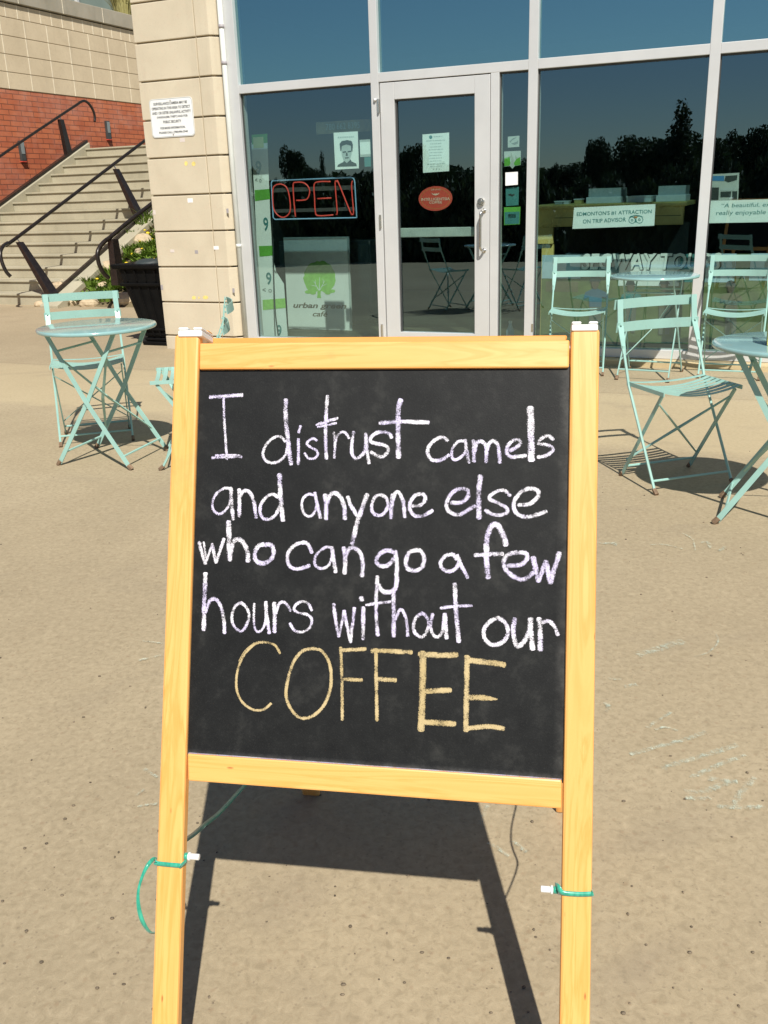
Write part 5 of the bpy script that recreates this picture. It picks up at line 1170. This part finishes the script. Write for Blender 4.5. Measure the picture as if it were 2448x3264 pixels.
# white plastic hinges on the stile tops
for (x0, x1, yb, yt, nl, nr) in ((569, 645, 1066, 1044, 601, 616), (1822, 1906, 1047, 1025, 1853, 1876)):
    u0, v0 = uv_(sp(x0, yb)); u1, _ = uv_(sp(x1, yb)); _, v1 = uv_(sp((x0 + x1) / 2, yt)); ua = uv_(sp(nl, yb))[0]; ub = uv_(sp(nr, yb))[0]
    m = MB(); fr_ = lambda a, b, c, d, e, f_: m.frame(SO, sa, sb, sv, a, b, c, d, e, f_)
    vm = v0 + (v1 - v0) * .55
    fr_(u0, u1, v0 - .004, vm, -.05, .003); fr_(u0, ua, vm + .0005, v1, -.05, .003); fr_(ub, u1, vm + .0005, v1, -.05, .003)
    m.build('hinge', 'white', sign, bevel=.0022)
# white dowel knobs
def knob(u, v, dr):
    m_ = MB(); c = lambda du: sP(u + dr * du, v, -.010)
    m_.tube([c(0), c(.004)], .0064, 14); m_.tube([c(.004), c(.011)], .0042, 12); m_.tube([c(.011), c(.0145)], .0062, 14); m_.tube([c(.0145), c(.028)], .0046, 14); return m_
uL = uv_(sp(570, 2740))[0]; vL = uv_(sp(600, 2737))[1]; uR = uv_(sp(1789, 2845))[0]; vR = uv_(sp(1780, 2846))[1]
kl = knob(uL, vL, 1).build('knob', 'white', sign, smooth=False, bevel=.0008); kr = knob(uR, vR, -1).build('knob', 'white', sign, smooth=False, bevel=.0008)
# rear leaf of the A-frame
TO = sP(.010, 1.165, -.040); FO = SO + sa * .036 + snb * .828
BW = .615; rl = (TO - FO).normalized(); rn = sa.cross(rl).normalized()          # rn faces the viewer side
if rn.dot(sv) < 0: rn = -rn
RLn = (TO - FO).length
def rP(u, v, off=0.0): return FO + sa * u + rl * v + rn * off
rb_ = -rn * .02
wood('rear_stile', [rP(0, 0), rP(.041, 0), rP(.041, RLn), rP(0, RLn)], rb_, rl, bev=.004); wood('rear_stile', [rP(BW - .041, 0), rP(BW, 0), rP(BW, RLn), rP(BW - .041, RLn)], rb_, rl, bev=.004)
tr0 = [sp(664, 1110, -.05), sp(1806, 1100, -.05), sp(1808, 1067.5, -.05), sp(668, 1077, -.05)]
wood('rear_rail', tr0, -sv * .016, sa).material_slots[0].material = M['wood_b']; wood('rear_rail', [rP(.042, .5, -.002), rP(BW - .042, .5, -.002), rP(BW - .042, .541, -.002), rP(.042, .541, -.002)], -rn * .016, sa)
m = MB(); q4 = [rP(.035, .53, -.008), rP(BW - .035, .53, -.008), rP(BW - .035, RLn - .035, -.008), rP(.035, RLn - .035, -.008)]; m.add(q4 + [p - rn * .004 for p in q4], [(0, 1, 2, 3), (7, 6, 5, 4)], [[(0, 0), (1, 0), (1, 1), (0, 1)]] * 2); m.build('rear_panel', 'board', sign)
# rounded tip of the rear stile that shows at the upper left
m = MB(); m.poly([sp(520 + x * .1808, 1020 + y * .1808, -.047) for x, y in ((722, 200), (752, 176), (792, 176), (826, 300), (826, 480), (765, 480), (748, 300))], .02, -sv); tp_ob = m.build('stile_tip', 'wood_b', sign, bevel=.002)
# green ribbons
def ribbon(pts, w_, side, name_label):
    m_ = MB(); m_.strip(smooth_path(pts, 6), side, w_, .0008)
    ob = m_.build('ribbon', 'ribbon', None, smooth=True, origin=pts[0]); return tag(ob, name_label, 'ribbon', 'ribbons tied to the chalkboard')
_r = lambda x, y: (420 + x * .2893, 2440 + y * .2893)
vb_ = uv_(sp(*_r(400, 1090)))[1]
ml = MB()
pL = [sP(uL + .008, vL - .007, -.012), sP(uL + .004, vL - .011, .0005), sp(*_r(520, 1102), .0018), sp(*_r(400, 1092), .0015), sp(*_r(280, 1078), .0015), sp(*_r(262, 1062), .001), sp(*_r(262, 1050), -.012)]
ml.strip(smooth_path(pL, 5), sb, .0068, .0008)
c = lambda du: sP(uL + du, vL, -.010)
ml.tube([c(.0045), c(.0105)], .0052, 12)
lp = [sp(*_r(268, 1036), -.012), sp(*_r(235, 1035), -.006), sp(*_r(170, 1110), .004), sp(*_r(110, 1240), .008), sp(*_r(72, 1390), .010), sp(*_r(74, 1540), .010), sp(*_r(105, 1680), .006), sp(*_r(150, 1775), .0), sp(*_r(205, 1838), -.012), sp(*_r(260, 1842), -.03)]
ml.strip(smooth_path(lp, 6), None, [.0052 + .0012 * math.sin(i * .22) for i in range(len(smooth_path(lp, 6)))], .0008, sv + sa * .35)
def mixp(x, y, f_):                                   # point on the sight line between front leaf and rear leaf
    d = ray(x, y); a = sp(x, y, -.022); t2 = (FO - CAM).dot(rn) / d.dot(rn); return a.lerp(CAM + d * t2, f_)
up = [sP(uL - .012, vL + .02, -.0225), mixp(*_r(560, 850), .03), mixp(*_r(592, 822), .08), mixp(*_r(690, 752), .2), mixp(*_r(800, 655), .34), mixp(*_r(945, 540), .5), mixp(*_r(1060, 420), .62), mixp(*_r(1160, 310), .74), mixp(*_r(1240, 222), .86), mixp(*_r(1330, 130), .96)]
ml.strip(smooth_path(up, 6), None, .0085, .0008, ((CAM - up[5]).normalized() - SDIR).normalized())
tag(ml.build('ribbon', 'ribbon', None, smooth=True, origin=pL[0]), 'green satin ribbon tied round the left leg with a hanging loop', 'ribbon', 'ribbons tied to the chalkboard')
_k = lambda x, y: (1500 + x * .2893, 2500 + y * .2893)
mr = MB()
pR = [sP(uR - .008, vR + .007, -.010), sP(uR - .004, vR + .009, .0006), sp(*_k(1010, 1192), .0018), sp(*_k(1170, 1210), .0016), sp(*_k(1322, 1208), .0016), sp(*_k(1336, 1196), .0), sp(*_k(1335, 1180), -.014)]
mr.strip(smooth_path(pR, 5), sb, .0068, .0008)
c = lambda du: sP(uR - du, vR, -.010)
mr.tube([c(.0045), c(.0105)], .0052, 12)
shp = [(300, 1480), (365, 1340), (390, 1240), (440, 1120), (500, 960), (515, 850), (470, 730), (445, 620), (450, 480), (470, 370), (497, 255), (505, 170)]
def proj_(P):
    q_ = P - CAM; z_ = q_.dot(CF); return PW / 2 + FPX * q_.dot(CR) / z_, PHT / 2 - FPX * q_.dot(CU) / z_
rpts = []
for x, y in shp:
    G = gnd(*_k(x, y)); best = None
    for i in range(20, 140):
        P = G - SDIR * (i * .005 / -SDIR.z); ex = abs(proj_(P)[0] - 1846)
        if best is None or ex < best[0]: best = (ex, P)
    if (best[1] - SO).dot(sv) < -.026: rpts.append(best[1])
mr.strip(smooth_path([sP(uR + .02, vR + .012, -.0225)] + rpts, 5), (1, 0, .3), .004, .0008)
tag(mr.build('ribbon', 'ribbon', None, smooth=True, origin=pR[0]), 'green satin ribbon tied round the right leg of the chalkboard', 'ribbon', 'ribbons tied to the chalkboard')

# ================================================================== trees and shrubs the glass mirrors
def crown_mesh(name, blobs, nleaf, size, mat='tree_leaf', sd=1):
    rg = random.Random(sd); vs = []; fs = []
    tot = sum(b[1] ** 2 for b in blobs)
    for c_, r_, sq in blobs:
        for _ in range(int(nleaf * r_ * r_ / tot)):
            v = Vector((rg.gauss(0, 1), rg.gauss(0, 1), rg.gauss(0, 1))).normalized() * (r_ * rg.uniform(.35, 1.08) ** .7); v = Vector((v.x, v.y, v.z * sq)); p = Vector(c_) + v
            a = Vector((rg.uniform(-1, 1), rg.uniform(-1, 1), rg.uniform(-1, 1))).normalized(); b_ = a.cross(Vector((rg.uniform(-1, 1), rg.uniform(-1, 1), rg.uniform(-1, 1)))).normalized(); s_ = size * rg.uniform(.6, 1.5)
            k = len(vs); vs += [p + a * s_, p + b_ * s_ * .6, p - a * s_, p - b_ * s_ * .6]; fs.append((k, k + 1, k + 2, k + 3))
    m_ = MB(); m_.add(vs, fs); return m_
def make_tree(kind):
    rg = random.Random(kind * 17 + 3)
    t = thing('broadleaf_tree' if kind < 2 else 'birch_tree', '', 'tree', (0, 0, 0), 'trees across the plaza'); m_ = MB()
    if kind < 2:
        m_.tube([(0, 0, 0), (.03, 0, .25), (.0, .02, .5), (.03, 0, .75)], [.04, .03, .02, .008], 7)
        for k in range(6):
            a = k * 1.05; m_.tube([(0, 0, .28 + k * .05), (.14 * math.cos(a), .14 * math.sin(a), .45 + k * .06), (.25 * math.cos(a), .25 * math.sin(a), .55 + k * .06)], [.014, .009, .004], 5)
        bl = [((rg.uniform(-.25, .25), rg.uniform(-.25, .25), rg.uniform(.35, .85)), rg.uniform(.12, .22), rg.uniform(.7, 1)) for _ in range(11)]
        cr = crown_mesh('crown', bl, 7000, .022, sd=kind + 5)
    else:
        m_.tube([(0, 0, 0), (.01, 0, .5), (0, 0, .98)], [.022, .014, .003], 6)
        bl = [((rg.uniform(-.1, .1) * (1.1 - z), rg.uniform(-.1, .1) * (1.1 - z), z), .05 + .13 * (1 - z) * rg.uniform(.7, 1.2), 1.6) for z in [.2 + .06 * i for i in range(13)]]
        for k in range(10): a = k * 2.4; z = .25 + k * .06; m_.tube([(0, 0, z), (.10 * math.cos(a) * (1.1 - z), .10 * math.sin(a) * (1.1 - z), z + .18)], [.007, .002], 4)
        cr = crown_mesh('crown', bl, 3600, .015, sd=kind + 9)
    m_.build('trunk', 'bark', t); cr.build('crown', 'tree_leaf', t); return t
def mpt(x, dist):                                     # real ground position whose mirror image is seen at photo column x
    h_ = ray(x, 600); h_ = Vector((h_.x, h_.y, 0)).normalized() * dist; return S(h_.dot(A), 2 * FN - h_.dot(N), -.25)
def hgt(x, y, dist): d = ray(x, y); return CZ + d.z / math.hypot(d.x, d.y) * dist + .25
protos = [make_tree(0), make_tree(1), make_tree(2)]; usedt = [False] * 3
def tree(kind, x, ytop, dist, wide, label):
    o = protos[kind] if not usedt[kind] else copy_tree(protos[kind]); usedt[kind] = True
    h_ = hgt(x, ytop, dist); o.location = mpt(x, dist); o.scale = (h_ * wide, h_ * wide, h_); o.rotation_euler = (0, 0, x * .013); o['label'] = label; return o
for a in [(1, 945, 455, 46, .42, 'tall dark tree mirrored above the OPEN sign'), (0, 1000, 520, 50, .55, 'mid dark tree mirrored right of the tall one in the left pane'), (2, 1030, 480, 55, .45, 'thin bare topped tree mirrored in the left pane'), (0, 880, 575, 48, 1.0, 'low round tree mirrored at the left pane\'s left'), (1, 1110, 555, 52, .9, 'low tree mirrored under the portrait poster'),
          (0, 1305, 450, 46, .55, 'big dark tree mirrored left of the menu on the door'), (1, 1400, 535, 52, .8, 'tree mirrored behind the menu sheet'), (0, 1490, 532, 55, 1.2, 'low tree mirrored at the door\'s right side'), (1, 1640, 500, 55, 1.1, 'tree mirrored in the narrow side light'),
          (0, 1755, 522, 62, 1.3, 'low tree mirrored at the left of the wide pane'), (1, 1755, 515, 60, .4, 'small dense tree mirrored at the left of the wide pane'), (1, 1830, 515, 62, 1.3, 'low tree mirrored above the attraction sign'), (0, 1900, 430, 50, .42, 'lollipop shaped tree mirrored in the middle of the wide pane'), (1, 1965, 490, 52, .5, 'rounded tree mirrored right of the lollipop tree'),
          (0, 2055, 420, 48, .9, 'broad dark tree mirrored left of the tallest tip'), (2, 2160, 318, 48, 1.1, 'tallest pointed tree mirrored in the wide pane'), (1, 2140, 410, 50, .9, 'dense tree mirrored under the tallest tip'), (0, 2230, 430, 50, .9, 'dense tree mirrored by the right mullion'), (1, 2315, 410, 52, .5, 'round topped tree mirrored left in the far right pane'), (1, 2330, 450, 52, .8, 'bushy tree mirrored in the far right pane'), (0, 2410, 392, 52, .5, 'round topped tree mirrored at the right edge'), (0, 2450, 445, 52, .8, 'bushy tree mirrored at the right edge')]:
    tree(*a)
def make_shrub():
    t = thing('dark_shrub', '', 'shrub', (0, 0, 0), 'dark shrubs along the plaza edge'); rg = random.Random(77)
    m_ = MB()
    for k in range(7): a = k * .9; m_.tube([(0, 0, 0), (.25 * math.cos(a), .25 * math.sin(a), .5), (.45 * math.cos(a), .45 * math.sin(a), .85)], [.025, .015, .006], 5)
    m_.build('stems', 'bark', t)
    bl = [((rg.uniform(-.6, .6), rg.uniform(-.4, .4), rg.uniform(.2, .8)), rg.uniform(.25, .4), .9) for _ in range(11)]
    crown_mesh('crown', bl, 7000, .06, sd=8).build('crown', 'tree_leaf', t); return t
sh0 = make_shrub(); first = True
rg = random.Random(12)
for k, x in enumerate(range(700, 2640, 95)):
    dist = 20.5 + rg.uniform(-.6, 1.2); o = sh0 if first else copy_tree(sh0); first = False
    o.location = mpt(x, dist); h_ = rg.uniform(1.5, 2.15); o.scale = (.85, .85, h_); o.rotation_euler = (0, 0, rg.uniform(0, 6))
    o['label'] = 'dark shrub in the row at the plaza edge mirrored in the glass'

# far wood beyond the lawn: one mass of foliage
fw = MB(); rg = random.Random(91)
for k in range(9000):
    x = rg.uniform(500, 2900); dist = rg.uniform(66, 76); P = mpt(x, dist); top = 2.9 + 1.1 * noise.noise(Vector((x * .006, 3, 0))) + .6 * noise.noise(Vector((x * .03, 7, 0)))
    p = P + UP * rg.uniform(.1, 1.0) ** .6 * top; a = Vector((rg.uniform(-1, 1), rg.uniform(-1, 1), rg.uniform(-1, 1))).normalized(); b_ = a.cross(Vector((rg.uniform(-1, 1), rg.uniform(-1, 1), rg.uniform(-1, 1)))).normalized(); s_ = rg.uniform(.2, .42)
    fw.add([p + a * s_, p + b_ * s_ * .6, p - a * s_, p - b_ * s_ * .6], [(0, 1, 2, 3)])
tag(fw.build('far_wood', 'tree_leaf'), kind='stuff')
